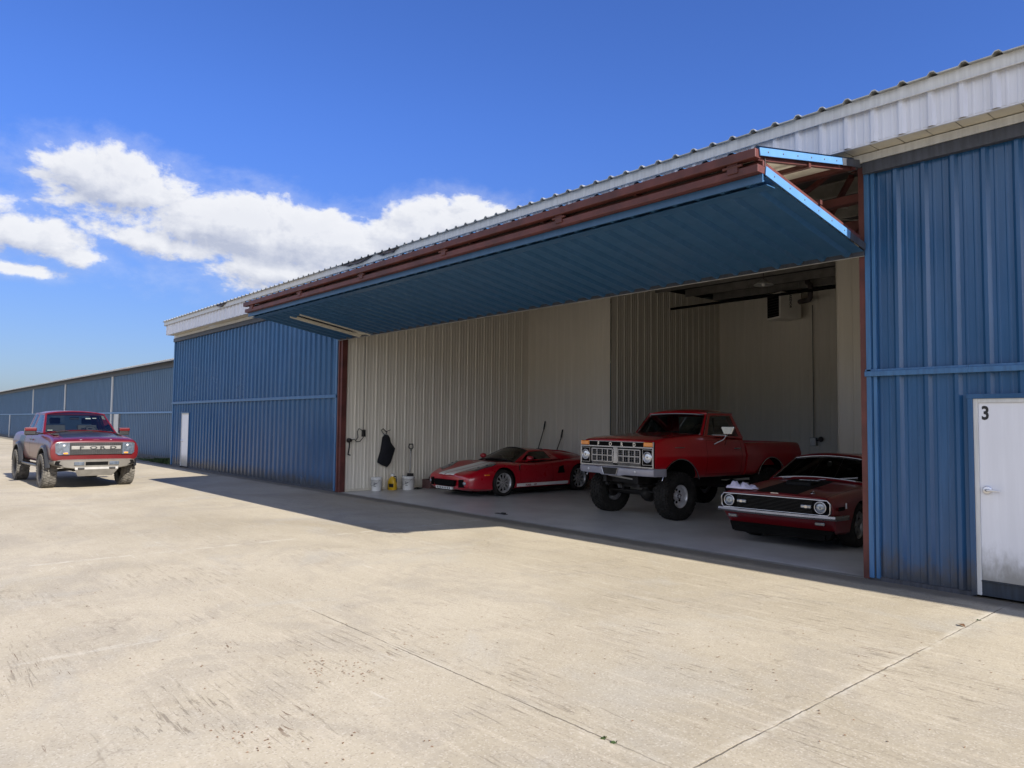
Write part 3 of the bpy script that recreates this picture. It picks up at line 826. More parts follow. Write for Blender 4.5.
def wheel(parent, x, y, r, w, rim_r, style, side, tread=False, tmat=None, rim_mat=None, yaw=0.):
    """one wheel: hub and brake disc carrying tyre and rim"""
    mb = MB(); s_ = side
    mb.lathe([(0,-w*.3),(rim_r*.62,-w*.3),(rim_r*.62,-w*.18),(0,-w*.18)], (0,0,0), (s_,0,0), 24)
    mb.tube([(-s_*w*.5,0,0),(s_*w*.05,0,0)], .06, 10)
    h = mb.build('wheel', M['dark_metal'], parent, (x, y, r)); h.rotation_euler = (0, 0, yaw)
    mb = MB(); b = w/2
    mb.lathe([(rim_r,-b*.75),(rim_r+.02,-b*.95),(rim_r+(r-rim_r)*.55,-b*1.03),(r-.03,-b*.95),(r-.008,-b*.78),(r,-b*.55),(r,b*.55),(r-.008,b*.78),(r-.03,b*.95),(rim_r+(r-rim_r)*.55,b*1.03),(rim_r+.02,b*.95),(rim_r,b*.75),(rim_r-.01,0),(rim_r,-b*.75)], (0,0,0), (s_,0,0), 48)
    if tread:
        n = 36
        for k in range(n):
            for row, (xo, ww, sh) in enumerate(((-.66,.40,0),(-.22,.36,.5),(.22,.36,0),(.66,.40,.5))):
                q = (k+sh)*2*PI/n
                rot = Matrix.Rotation(-q, 3, 'X') @ Matrix.Rotation(.25*(1 if row % 2 else -1), 3, 'Z')
                rr = r+.002-(.004 if abs(xo) > .5 else 0)
                mb.box((xo*b, math.sin(q+PI/2)*0+rr*math.sin(q), rr*math.cos(q)), (ww*b, 2*PI*r/n*.62, .026), 0, rot)
            q = (k+.25)*2*PI/n
            for sd in (-1, 1):
                rot = Matrix.Rotation(-q, 3, 'X')
                mb.box((sd*b*.96, (r-.035)*math.sin(q), (r-.035)*math.cos(q)), (.016, 2*PI*r/n*.5, .05), 0, rot)
    mb.build('tyre', tmat or M['rubber'], h)
    mb = MB(); R0 = rim_r
    mb.lathe([(R0-.012,-b*.7),(R0+.012,-b*.78),(R0+.004,-b*.6),(R0-.03,-b*.3),(R0-.035,b*.45),(R0-.012,b*.74),(R0+.014,b*.80),(R0+.012,b*.72),(R0-.004,b*.66),(R0-.018,b*.4)], (0,0,0), (s_,0,0), 40)
    if style == 'slot':     # dished disc with round slots and a centre cap
        mb.lathe([(R0-.03,b*.1),(R0*.72,b*.02),(R0*.66,b*.1),(R0*.36,b*.22),(R0*.30,b*.42),(R0*.26,b*.5),(0,b*.53)], (0,0,0), (s_,0,0), 36)
    elif style in ('five', 'ten', 'eight'):
        ns = {'five':5,'ten':10,'eight':8}[style]
        mb.lathe([(R0*.34,b*.2),(R0*.34,b*.5),(R0*.2,b*.62),(0,b*.62)], (0,0,0), (s_,0,0), 24)
        for k in range(ns):
            q = k*2*PI/ns; wd = R0*(.34 if ns == 5 else .2 if ns == 8 else .15)
            d = Vector((0, math.sin(q), math.cos(q)))
            p0 = d*R0*.26 + Vector((s_*b*.42,0,0)); p1 = d*(R0-.02) + Vector((s_*b*.48,0,0))
            mb.bar(p0, p1, wd, .028, up=(s_,0,0))
    rm = mb.build('rim', rim_mat or M['alloy'], h, smooth=40)
    if style == 'slot':
        mb = MB()
        for k in range(8):
            q = k*2*PI/8; d = Vector((0, math.sin(q), math.cos(q)))
            mb.lathe([(0,.012),(R0*.115,.012),(R0*.115,0)], d*R0*.53 + Vector((s_*b*.145,0,0)), (s_,0,0), 14)
        mb.build('rim_slot', M['flat_black'], h)
    mb = MB(); ln = 8 if tread else 5
    for k in range(ln):
        q = (k+.5)*2*PI/ln; d = Vector((0, math.sin(q), math.cos(q)))*R0*.2
        mb.tube([d+Vector((s_*b*.5,0,0)), d+Vector((s_*b*.66,0,0))], .012, 6)
    mb.build('lug_nut', M['chrome'], h)
    return h

def round_lamp(parent, c, r, d=(0,-1,0), name='headlight', ring=True, dim=False):
    mb = MB(); d = Vector(d)
    lens = M['lamp_dim'] if name == 'fog_light' or dim else M['lens']
    mb.lathe([(0,.012),(r*.3,.016),(r*.62,.012),(r*.92,-.004),(r*.95,-.03)], c, d, 24)
    o = mb.build(name, lens, parent)
    if ring and name != 'fog_light':
        mb = MB(); mb.lathe([(r*.93,-.03),(r*.93,.014),(r*1.0,.022),(r*1.14,.012),(r*1.16,-.03)], c, d, 28)
        mb.build('bezel', M['chrome'], o)
    mb = MB(); mb.lathe([(0,.018),(r*.16,.018),(r*.2,.014)], c, d, 12); mb.build('bulb', M['lens_dark'], o)
    return o

def seats(parent, y, z, xs=(-.4,.4), w=.48, h=.62, head=True):
    for x in xs:
        mb = MB()
        mb.box((x, y, z+h/2-.05), (w, .13, h), 0, Matrix.Rotation(R(-12), 3, 'X'))
        mb.box((x, y-.28, z-.02), (w, .5, .14))
        if head: mb.box((x, y+.09, z+h+.06), (w*.52, .1, .17), 0, Matrix.Rotation(R(-8), 3, 'X'))
        mb.build('seat', M['seat'], parent, bevel=.03)
def steering(parent, c, r=.19):
    mb = MB(); rot = Matrix.Rotation(R(62), 3, 'X'); pts = [Vector(c) + rot @ Vector((math.cos(q)*r, math.sin(q)*r, 0)) for q in [k*2*PI/20 for k in range(20)]]
    mb.tube(pts, .015, 6, closed=True)
    mb.bar(pts[0], pts[10], .03, .02); mb.tube([Vector(c), Vector(c)+Vector((0,-.35,-.16))], .025, 8)
    mb.build('steering_wheel', M['black'], parent)

def dark_deck(me, pred, idx):
    for p in me.polygons:
        if p.material_index == 0 and p.normal.z > .5 and pred(p.center): p.material_index = idx

# ======================================================== lifted classic pickup
def classic_pickup():
    root = thing('pickup_truck', 'classic red single-cab pickup on tall knobby tyres, between the two lower cars', 'pickup truck', (-9.26, 11.60, .012), R(-3.8))
    RED = M['red_old']; zb = .76
    def sec(top, k=1., w=1.0, zb=zb, e=0., tw=None):
        tw = tw or (.955, .905)
        return [(0,zb),(.84*w,zb),(.95*w,zb+.03),(.985*w,1.02),(1.005*w,1.20),(.985*w,1.26),(tw[0]*w,top-.07),(tw[1]*w,top-.012),(.46*w,top+.018*k),(0,top+.022*k)]
    st = [(-.70, sec(1.475,.4,.985,.93)), (-.66, sec(1.505,.5,.99,.92)), (-.45, sec(1.55,1,1,.90)), (0, sec(1.575)), (.45, sec(1.61)), (.72, sec(1.63,1)), (.82, sec(1.585,.2)), (1.4, sec(1.545,0)), (2.03, sec(1.54,0)), (2.06, sec(1.535,0,.995))]
    ar = [(0,.58,.56)]
    cut = arch_cutters(ar, .5)
    mats = [RED, M['flat_black'], M['interior']]
    me = loft(st, (1,4,7), (0,len(st)-1), 2, 'cab_body', cut, mats, 1, ar)
    hood = split(me, [((.87,0,0),(1,0,0)),((-.87,0,0),(1,0,0)),((0,.70,0),(0,1,0)),((0,-.655,0),(0,1,0))],
                 lambda c, n: abs(c.x) < .87 and -.655 < c.y < .70 and n.z > .4 and c.z > 1.4, [RED], 1, .006)
    d1, d2 = .80, 1.93
    doors = []
    for s_ in (1, -1):
        doors.append(split(me, [((0,d1,0),(0,1,0)),((0,d2,0),(0,1,0)),((0,0,.83),(0,0,1)),((0,0,1.50),(0,0,1))],
                 lambda c, n, s_=s_: c.x*s_ > .8 and d1 < c.y < d2 and .83 < c.z < 1.50 and n.x*s_ > .2, [RED], 1, .007))
    dark_deck(me, lambda c: .86 < c.y < 2.0 and abs(c.x) < .88, 2)
    body = link('cab_body', me, root)
    link('hood', hood, root)
    for s_, dm in zip((1,-1), doors):
        d = link('door', dm, root)
        mb = MB(); mb.tube([(s_*1.0,1.66,1.33),(s_*1.03,1.68,1.33),(s_*1.03,1.82,1.33),(s_*1.0,1.84,1.33)], .014, 8); mb.build('handle', M['chrome'], d)
        if s_ < 0: continue
        # swing mirror on bright tubular arms
        mb = MB(); mb.tube([(s_*.99,1.02,1.42),(s_*1.16,1.10,1.52),(s_*1.20,1.12,1.60)], .011, 8); mb.tube([(s_*.99,1.36,1.40),(s_*1.14,1.22,1.55),(s_*1.20,1.14,1.58)], .011, 8); mb.tube([(s_*.97,.98,1.60),(s_*1.19,1.12,1.60)], .010, 8)
        ma = mb.build('mirror_arm', M['chrome'], d)
        mb = MB(); rot = Matrix.Rotation(R(6*s_), 3, 'Z')
        pl = [(-.085,-.075),(.085,-.075),(.145,.055),(.13,.085),(-.13,.085),(-.145,.055)]
        mb.prism(pl, (s_*1.24,1.10,1.69), rot @ Vector((1,0,0)), (0,0,1), rot @ Vector((0,1,0)), .05)
        mb.build('mirror', M['chrome'], d, bevel=.012)
    # cab greenhouse
    fr = MB(); pn = MB(); se = MB()
    A0, A1, C0, C1 = (.90,.76,1.575), (.745,1.12,2.045), (.93,2.05,1.53), (.765,1.86,2.05)
    mx = lambda p: (-p[0], p[1], p[2])
    framed((mx(A0), A0, A1, mx(A1)), (.035,.035,.05,.10), fr, pn, .05, 8, seal=se)
    framed((mx(C0)[:0] + C0, mx(C0), mx(C1), C1), (.10,.10,.20,.14), fr, pn, .03, 6, seal=None)
    framed((A0, C0, C1, A1), (.11,.10,.05,.12), fr, pn, .012, 6)
    framed((mx(C0), mx(A0), mx(A1), mx(C1)), (.10,.11,.05,.12), fr, pn, .012, 6)
    roof_patch(fr, ((mx(A1)[0]-.015, A1[1]-.03, 2.04), (A1[0]+.015, A1[1]-.03, 2.04), (C1[0]+.015, C1[1]+.025, 2.045), (-C1[0]-.015, C1[1]+.025, 2.045)), .085, .035)
    # drip rails and vent-window posts
    cab = fr.build('cab', RED, root, smooth=35)
    pn.build('window', M['glass'], root); se.build('window_trim', M['chrome'], root)
    mb = MB()
    for s_ in (1,-1):
        mb.cut(); mb.tube([(s_*.905,.78,1.58),(s_*.765,1.10,2.04),(s_*.785,1.86,2.048)], .012, 6); mb.bar((s_*.895,1.12,1.55),(s_*.80,1.24,1.94), .02, .025)
    mb.build('drip_rail', M['chrome'], cab)
    mb = MB(); mb.span((-.88,.86,1.50),(.88,1.12,1.60)); mb.box((-.0,1.3,1.54),(1.7,.5,.03)); mb.build('dashboard', M['interior'], root, bevel=.02)
    seats(root, 1.72, 1.30, (0,), 1.5, .40, False); steering(root, (.42,1.28,1.66), .2)
    mb = MB()
    for x0 in (-.45,.15): mb.cut(); mb.tube([(x0,.74,1.60),(x0+.05,.80,1.625),(x0+.42,.86,1.66)], .008, 6)
    mb.build('wiper', M['black'], root)
    mb = MB()
    mb.tube([(.975,-.15,1.36),(.98,.12,1.36)], .011, 6); mb.cut(); mb.tube([(-.97,-.15,1.36),(-.975,.12,1.36)], .011, 6); mb.build('fender_badge', M['chrome'], root)
    # bed
    bst = [(2.10, sec(1.46,0)), (2.13, sec(1.46,0)), (2.8, sec(1.46,0)), (3.2, sec(1.46,0)), (3.95, sec(1.455,0)), (4.12, sec(1.44,0,.995)), (4.16, sec(1.41,0,.985))]
    ar2 = [(2.97,.60,.52)]; cut = arch_cutters(ar2, .55); cut.span((-.82,2.2,.95),(.82,4.05,1.8))
    bme = loft(bst, (1,4,7), (0,1,5), 2, 'bed', cut, [RED, M['flat_black']], 1, ar2)
    link('bed', bme, root)
    # wheel-arch lips
    for yy, zz, rr in ((0,.58,.565),(2.97,.60,.525)):
        for s_ in (1,-1):
            a0 = R(18 if yy == 0 else 20); n = 18
            mb = MB(); mb.tube([(s_*1.0 if yy == 0 else s_*1.0, yy+rr*math.cos(a0+(PI-2*a0)*k/n), zz+rr*math.sin(a0+(PI-2*a0)*k/n)) for k in range(n+1)], .014, 6)
            mb.build('arch_trim', M['chrome'], root)
    # grille, lamps
    yf = -.705
    mb = MB(); mb.span((-.955,yf-.012,.985),(.955,yf+.02,1.465)); gp = mb.build('grille', M['flat_black'], root)
    mb = MB(); ch = lambda a, b, t=.03: mb.span((a[0],yf-.04,a[1]),(b[0],yf-.008,b[1]))
    ch((-.97,1.345),(.97,1.372)); ch((-.97,.975),(.97,1.005)); ch((-.975,.975),(-.945,1.372)); ch((.945,.975),(.975,1.372)); ch((-.72,1.452),(.72,1.466))
    ch((-.975,1.372),(-.955,1.47)); ch((.955,1.372),(.975,1.47))
    for s_ in (1,-1):
        x0, x1 = sorted((s_*.06, s_*.655))
        ch((x0,1.30),(x1,1.322)); ch((x0,1.055),(x1,1.075)); ch((x0,1.055),(x0+.024,1.322)); ch((x1-.024,1.055),(x1,1.322))
        ch((x0,1.175),(x1,1.195))
        for k in range(1,4): xx = x0+(x1-x0)*k/4; mb.span((xx-.012,yf-.035,1.06),(xx+.012,yf-.01,1.32))
        for k in range(7): zz = 1.09+.034*k; mb.span((x0,yf-.022,zz),(x1,yf-.012,zz+.006))
        for k in range(1,12): xx = x0+(x1-x0)*k/12; mb.span((xx-.003,yf-.02,1.06),(xx+.003,yf-.012,1.32))
        for k in range(2): mb.span((x0,yf-.03,1.012+.022*k),(x1,yf-.012,1.022+.022*k))
        q0, q1 = sorted((s_*.70, s_*.945)); ch((q0,1.035),(q0+.012,1.33)); ch((q1-.012,1.035),(q1,1.33)); ch((q0,1.035),(q1,1.047)); ch((q0,1.318),(q1,1.33))
    mb.prism([(-.06,1.345),(.06,1.345),(.045,1.25),(.06,1.04),(-.06,1.04),(-.045,1.25)], (0,yf-.035,0), (1,0,0),(0,0,1),(0,1,0), .02)
    mb.build('grille_bar', M['grille_chrome'], gp, bevel=.003)
    mb = text_mb('FORD', .092, .006, (.50,yf-.016,1.377), (-1,0,0), (0,0,1), .004)
    # letters are spread along the hood lip
    mb = MB()
    for i, chh in enumerate('FORD'):
        t_ = text_mb(chh, .098, .006, (-.50+.315*i,yf-.018,1.376), (1,0,0), (0,0,1), .004)
        mb.add(t_.v, t_.f)
    mb.build('lettering', M['chrome'], gp)
    for s_ in (1,-1):
        round_lamp(root, (s_*.825,yf-.03,1.185), .095)
        mb = MB(); mb.span((s_*.735,yf-.05,1.378),(s_*.955,yf-.0,1.462)); t_ = mb.build('turn_signal', M['amber'], root, bevel=.012)
        mb = MB(); mb.span((s_*.725,yf-.03,1.372),(s_*.735,yf,1.466)); mb.build('bezel', M['chrome'], t_)
    # bumper
    mb = MB()
    prof = [(.0,.83),(-.035,.84),(-.05,.90),(-.045,.955),(-.02,.975),(.0,.975)]
    xs = [-1.02,-.98,-.8,-.32,-.24,.24,.32,.8,.98,1.02]; off = [-.44,-.70,-.79,-.82,-.835,-.835,-.82,-.79,-.70,-.44]
    V = []; n = len(prof)
    for x, o_ in zip(xs, off):
        dz = .022 if abs(x) < .28 else 0
        V += [(x, o_+a, b - (dz if b < .9 else -dz*.3)) for a, b in prof]
    F = [(i*n+k, i*n+k+1, (i+1)*n+k+1, (i+1)*n+k) for i in range(len(xs)-1) for k in range(n-1)]
    F += [(i*n, (i+1)*n, (i+1)*n+n-1, i*n+n-1) for i in range(len(xs)-1)]; F += [tuple(range(n)), tuple(reversed(range((len(xs)-1)*n, len(xs)*n)))]
    mb.add(V, F); bp = mb.build('bumper', M['silver_paint'], root, smooth=40)
    mb = MB(); mb.prism([(-.20,.96),(.20,.96),(.155,.835),(-.155,.835)], (0,-.888,0), (1,0,0),(0,0,1),(0,1,0), .012); mb.build('plate_recess', M['dark_metal'], bp)
    mb = MB(); mb.tube([(-.22,-.89,.965),(-.165,-.89,.83)], .012, 6); mb.cut(); mb.tube([(.22,-.89,.965),(.165,-.89,.83)], .012, 6); mb.build('bumper_trim', M['chrome'], bp)
    mb = MB()
    for x in (-.62,.62): mb.cut(); mb.lathe([(0,.012),(.018,.010),(.026,0)], (x,-.858,.91), (0,-1,0), 12)
    mb.build('bumper_bolt', M['alloy'], bp)
    # chassis
    mb = MB()
    for s_ in (1,-1):
        mb.bar((s_*.42,-.6,.74),(s_*.42,4.0,.74), .08, .16)
        mb.bar((s_*.42,-.55,.62),(s_*.42,.75,.60), .07, .05); mb.bar((s_*.42,2.4,.58),(s_*.42,3.7,.58), .07, .05)
        mb.tube([(s_*.40,-.1,.46),(s_*.44,-.05,.86)], .03, 8); mb.tube([(s_*.30,-.42,.70),(s_*.33,.0,.50)], .02, 6)
    mb.tube([(-.85,0,.44),(.85,0,.44)], .05, 10); mb.tube([(-.85,2.97,.44),(.85,2.97,.44)], .055, 10)
    mb.tube([(.15,.5,.72),(.15,2.8,.52)], .045, 8); mb.tube([(-.75,-.16,.46),(.75,-.16,.50)], .018, 8)
    mb.span((-.42,-.45,.66),(.42,-.36,.78)); mb.span((-.35,-.2,.55),(.35,.5,.8)); mb.span((-.5,1.1,.55),(.5,1.9,.72))
    ch_ = mb.build('chassis', M['dark_metal'], root)
    mb = MB()
    for yy in (0,2.97):
        mb.cut(); mb.lathe([(0,-.2),(.07,-.19),(.14,-.10),(.16,0),(.14,.10),(.08,.17),(0,.18)], (.22 if yy == 0 else 0,yy,.44), (0,1,0), 20)
    mb.build('differential', M['dark_metal'], root)
    mb = MB(); mb.bar((-.35,-.55,.79),(.20,-.42,.73), .05, .03); mb.build('steering_stabiliser', M['steel'], root)
    mb = MB(); 
    mb.tube([(-.85,2.0,.70),(-.85,3.0,.66)], .05, 8); mb.build('exhaust', M['steel'], root)
    for yy in (0, 2.97):
        for s_ in (1,-1): wheel(root, s_*.86, yy, .445, .32, .215, 'slot', s_, True)
    return root
classic_pickup()

# ======================================================== low mid-engined sports car
def sports_car():
    root = thing('sports_car', 'low red sports car with white racing stripes, parked along the ribbed liner wall', 'sports car', (-14.57, 11.74, .012), R(0.5))
    RED = M['red_gt']
    def sec(w, zb, mid, sh, fe, hd, fx=.66, dy=0.):
        return [(0,zb,-dy),(.78*w,zb,0),(.97*w,zb+.06,0),(w,mid,0),(.975*w,sh,0),(fx*w+.10,fe-.01,0),(fx*w-.06,fe-.015,0),(.36*w,hd,-dy*.7),(0,hd,-dy)]
    st = [(-1.06,sec(.70,.24,.36,.46,.505,.515,.62,.06)), (-1.0,sec(.80,.16,.38,.50,.555,.555,.62,.08)), (-.72,sec(.93,.13,.42,.60,.665,.60,.66,.06)), (-.36,sec(.965,.12,.46,.69,.775,.665)),
          (.0,sec(.98,.12,.50,.755,.835,.725)), (.36,sec(.975,.13,.48,.76,.835,.80)), (.62,sec(.955,.13,.45,.745,.81,.83)), (1.3,sec(.935,.13,.42,.74,.81,.84)),
          (1.9,sec(.945,.13,.44,.79,.855,.86)), (2.35,sec(.965,.13,.50,.82,.885,.87)), (2.71,sec(.98,.14,.55,.84,.905,.885)), (3.15,sec(.97,.20,.55,.83,.89,.88)), (3.52,sec(.92,.28,.55,.80,.87,.87)), (3.66,sec(.86,.32,.55,.76,.84,.85))]
    ar = [(0,.33,.375),(2.71,.345,.385)]
    me = loft(st, (1,2), (len(st)-1,), 2, 'body', arch_cutters(ar, .60), [RED, M['flat_black'], M['interior'], M['stripe']], 1, ar)
    # stripes follow the skin
    sx_ = [((s_*v,0,0),(1,0,0)) for s_ in (1,-1) for v in (.02,.30)]
    top = split(me, sx_ + [((0,.30,0),(0,1,0))], lambda c, n: .02 < abs(c.x) < .30 and n.z > .25 and c.y < .30 and c.z > .45, [M['stripe']], 3, 0, 'stripe')
    doors = []
    for s_ in (1,-1):
        doors.append(split(me, [((0,.55,0),(0,1,0)),((0,1.72,0),(0,1,0)),((0,0,.30),(0,0,1)),((0,0,.79),(0,0,1))],
             lambda c, n, s_=s_: c.x*s_ > .7 and .55 < c.y < 1.72 and .30 < c.z < .79, [RED], 1, .006, 'door'))
    band = []
    for s_ in (1,-1):
        band.append(split(me, [((0,.43,0),(0,1,0)),((0,2.28,0),(0,1,0)),((0,0,.205),(0,0,1)),((0,0,.285),(0,0,1))],
             lambda c, n, s_=s_: c.x*s_ > .7 and .43 < c.y < 2.28 and .205 < c.z < .285, [M['stripe']], 3, 0, 'side_stripe'))
    lamps = []
    for s_ in (1,-1):     # lamp covers follow the fender skin
        poly = [(.45,-.84),(.76,-.72),(.84,-.30),(.80,-.10),(.68,-.12),(.52,-.44)]
        pts = [Vector((s_*a, b, 0)) for a, b in poly]; cen = sum(pts, Vector())/len(pts); pl = []
        for i in range(len(pts)):
            e = pts[(i+1) % len(pts)]-pts[i]; n_ = Vector((e.y, -e.x, 0)).normalized()
            if n_.dot(cen-pts[i]) > 0: n_ = -n_
            pl.append((pts[i], n_))
        lamps.append(split(me, pl, lambda c, n, pl=pl: n.z > .15 and c.z > .45 and all(n_.dot(Vector((c.x,c.y,0))-p) < 0 for p, n_ in pl), [M['lens_dark']], 1, .012, 'headlight'))
    dark_deck(me, lambda c: .5 < c.y < 2.0 and abs(c.x) < .66, 2)
    body = link('body', me, root)
    link('stripe', top, body)
    for s_, lm in zip((1,-1), lamps):
        hl = link('headlight', lm, root)
        for (x, y) in ((.62,-.58),(.70,-.40),(.76,-.22)):
            near = min(lm.vertices, key=lambda v: (v.co.x-s_*x)**2+(v.co.y-y)**2) if len(lm.vertices) else None
            if near is None: continue
            mb = MB(); mb.lathe([(0,.012),(.026,.010),(.036,.003),(.040,-.012)], (near.co.x, near.co.y, near.co.z), (0,-.5,.86), 14); mb.build('bulb', M['lamp_dim'], hl)
    for s_, b in zip((1,-1), band):
        o = link('side_stripe', b, body)
    mb = text_mb('GT', .062, .001, (.955,1.02,.222), (0,1,0), (0,0,1), .002, space=1.2)
    mb2 = text_mb('FORD', .062, .001, (.958,.72,.222), (0,1,0), (0,0,1), .002, space=1.2); mb.add(mb2.v, mb2.f)
    mb.build('side_lettering', RED, body)
    for s_, dm in zip((1,-1), doors):
        d = link('door', dm, root)
        mb = MB(); mb.lathe([(.0,.05),(.05,.045),(.085,.0),(.07,-.07),(.0,-.10)], (s_*.93,.86,.905), (0,-1,0), 14)
        for i, v in enumerate(mb.v): mb.v[i] = (s_*.93+(v[0]-s_*.93)*1.25, v[1], .905+(v[2]-.905)*.8)
        mb.bar((s_*.83,.86,.82),(s_*.91,.86,.885),.05,.03); mb.build('mirror', RED, d)
    fr = MB(); pn = MB(); se = MB()
    A0, A1, C0, C1 = (.725,.54,.812), (.53,1.17,1.085), (.80,2.02,.865), (.53,1.80,1.085)
    mx = lambda p: (-p[0], p[1], p[2])
    wf = MB(); framed((mx(A0), A0, A1, mx(A1)), (.05,.05,.02,.05), wf, pn, .09, 8); wf.build('windshield_frame', M['satin_black'], root, smooth=35)
    framed((A0, C0, C1, A1), (.13,.16,.06,.14), fr, pn, .02, 6)
    framed((mx(C0), mx(A0), mx(A1), mx(C1)), (.16,.13,.06,.14), fr, pn, .02, 6)
    roof_patch(fr, ((-.545,1.14,1.075),(.545,1.14,1.075),(.545,1.83,1.08),(-.545,1.83,1.08)), .055, .03)
    # buttresses and rear glass falling to the tail
    D0, D1 = (.80,2.02,.865), (.60,3.05,.905)
    E1 = (.55,2.45,1.035); G1 = (.50,3.12,.915)
    framed((C1, mx(C1), mx(E1), E1), (.14,.14,.05,.03), fr, pn, .03, 6); framed((E1, mx(E1), mx(G1), G1), (.14,.14,.03,.06), fr, pn, .03, 6)
    for s_ in (1,-1):
        V = []; N_ = 8
        for i in range(N_+1):
            u = i/N_; top = Vector((s_*(.53+.02*math.sin(PI*u)), 1.80+1.32*u, 1.085-.17*u**1.7)); low = Vector((s_*(.80-.10*u+.06*math.sin(PI*u)), 2.02+1.15*u, .85+.02*u))
            for k in range(5):
                v = k/4; p = top.lerp(low, v); p.x += s_*.05*math.sin(PI*v)*min(1, 4*u)*(1-.5*u); p.z += .03*math.sin(PI*v)*min(1, 4*u); V.append(p)
        F = [(i*5+k, i*5+k+1, (i+1)*5+k+1, (i+1)*5+k) for i in range(N_) for k in range(4)]
        fr.add(V, F if s_ < 0 else [f[::-1] for f in F], 0, True)
    cab = fr.build('cabin', RED, root, smooth=35); pn.build('window', M['dark_glass'], root)
    mb = MB(); mb.span((-.66,.72,.78),(.66,.98,.86)); mb.build('dashboard', M['interior'], root, bevel=.02)
    seats(root, 1.68, .62, (-.33,.33), .44, .36, True); steering(root, (.33,1.12,.86), .16)
    # nose openings, lamps
    mb = MB(); mb.prism([(-.42,.40),(.42,.40),(.37,.255),(-.37,.255)], (0,-1.138,0),(1,0,0),(0,0,1),(0,1,0), .10); mb.build('grille', M['flat_black'], root)
    mb = MB(); mb.prism([(-.33,.235),(.33,.235),(.31,.175),(-.31,.175)], (0,-1.136,0),(1,0,0),(0,0,1),(0,1,0), .06); mb.build('lower_plate', M['white'], root)
    mb = MB()
    for k in range(8): mb.span((-.27+.07*k,-1.139,.185),(-.235+.07*k,-1.135,.225))
    mb.build('plate_lettering', M['black'], root)
    for s_ in (1,-1):
        mb = MB(); n = Vector((s_*.45,-.89,0)).normalized(); u_ = Vector((.89,s_*.45,0)).normalized()
        mb.prism([(-.14,.42),(.14,.43),(.13,.24),(-.14,.235)], Vector((s_*.66,-1.035,0)), u_, (0,0,1), -n, .08); sc = mb.build('side_duct', M['flat_black'], root)
        round_lamp(sc, Vector((s_*.69,-1.035,.335)), .052, n, 'fog_light')
        mb = MB(); mb.span((s_*.905,-.60,.515),(s_*.955,-.46,.545)); mb.build('side_marker', M['amber'], root, bevel=.006)
    mb = MB(); mb.bar((.945,.50,.60),(.94,.53,.76),.012,.03); mb.build('fender_vent', M['chrome'], root)
    mb = MB(); mb.prism([(-.02,.0),(.22,.0),(.18,.20),(.05,.16)], (.962,1.90,.50),(0,1,0),(0,0,1),(-1,0,0), .03); mb.build('side_scoop', M['flat_black'], root)
    mb = MB(); mb.prism([(-.02,.0),(.34,.0),(.30,.24),(.05,.20)], (-.962,1.90,.50),(0,1,0),(0,0,1),(1,0,0), .03); mb.build('side_scoop', M['flat_black'], root)
    mb = MB(); mb.span((-.88,.1,.10),(.88,2.9,.16)); mb.span((-.70,-.80,.10),(.70,-.3,.15)); mb.build('underbody', M['flat_black'], root)
    mb = MB(); mb.tube([(-.4,.42,.845),(-.1,.40,.87),(.25,.52,.90)], .008, 6); mb.build('wiper', M['black'], root)
    for yy, r_, w_ in ((0,.325,.24),(2.71,.345,.31)):
        for s_ in (1,-1): wheel(root, s_*(.98-w_/2-.005), yy, r_, w_, r_*.74, 'ten', s_, False, rim_mat=M['alloy'])
    return root
sports_car()

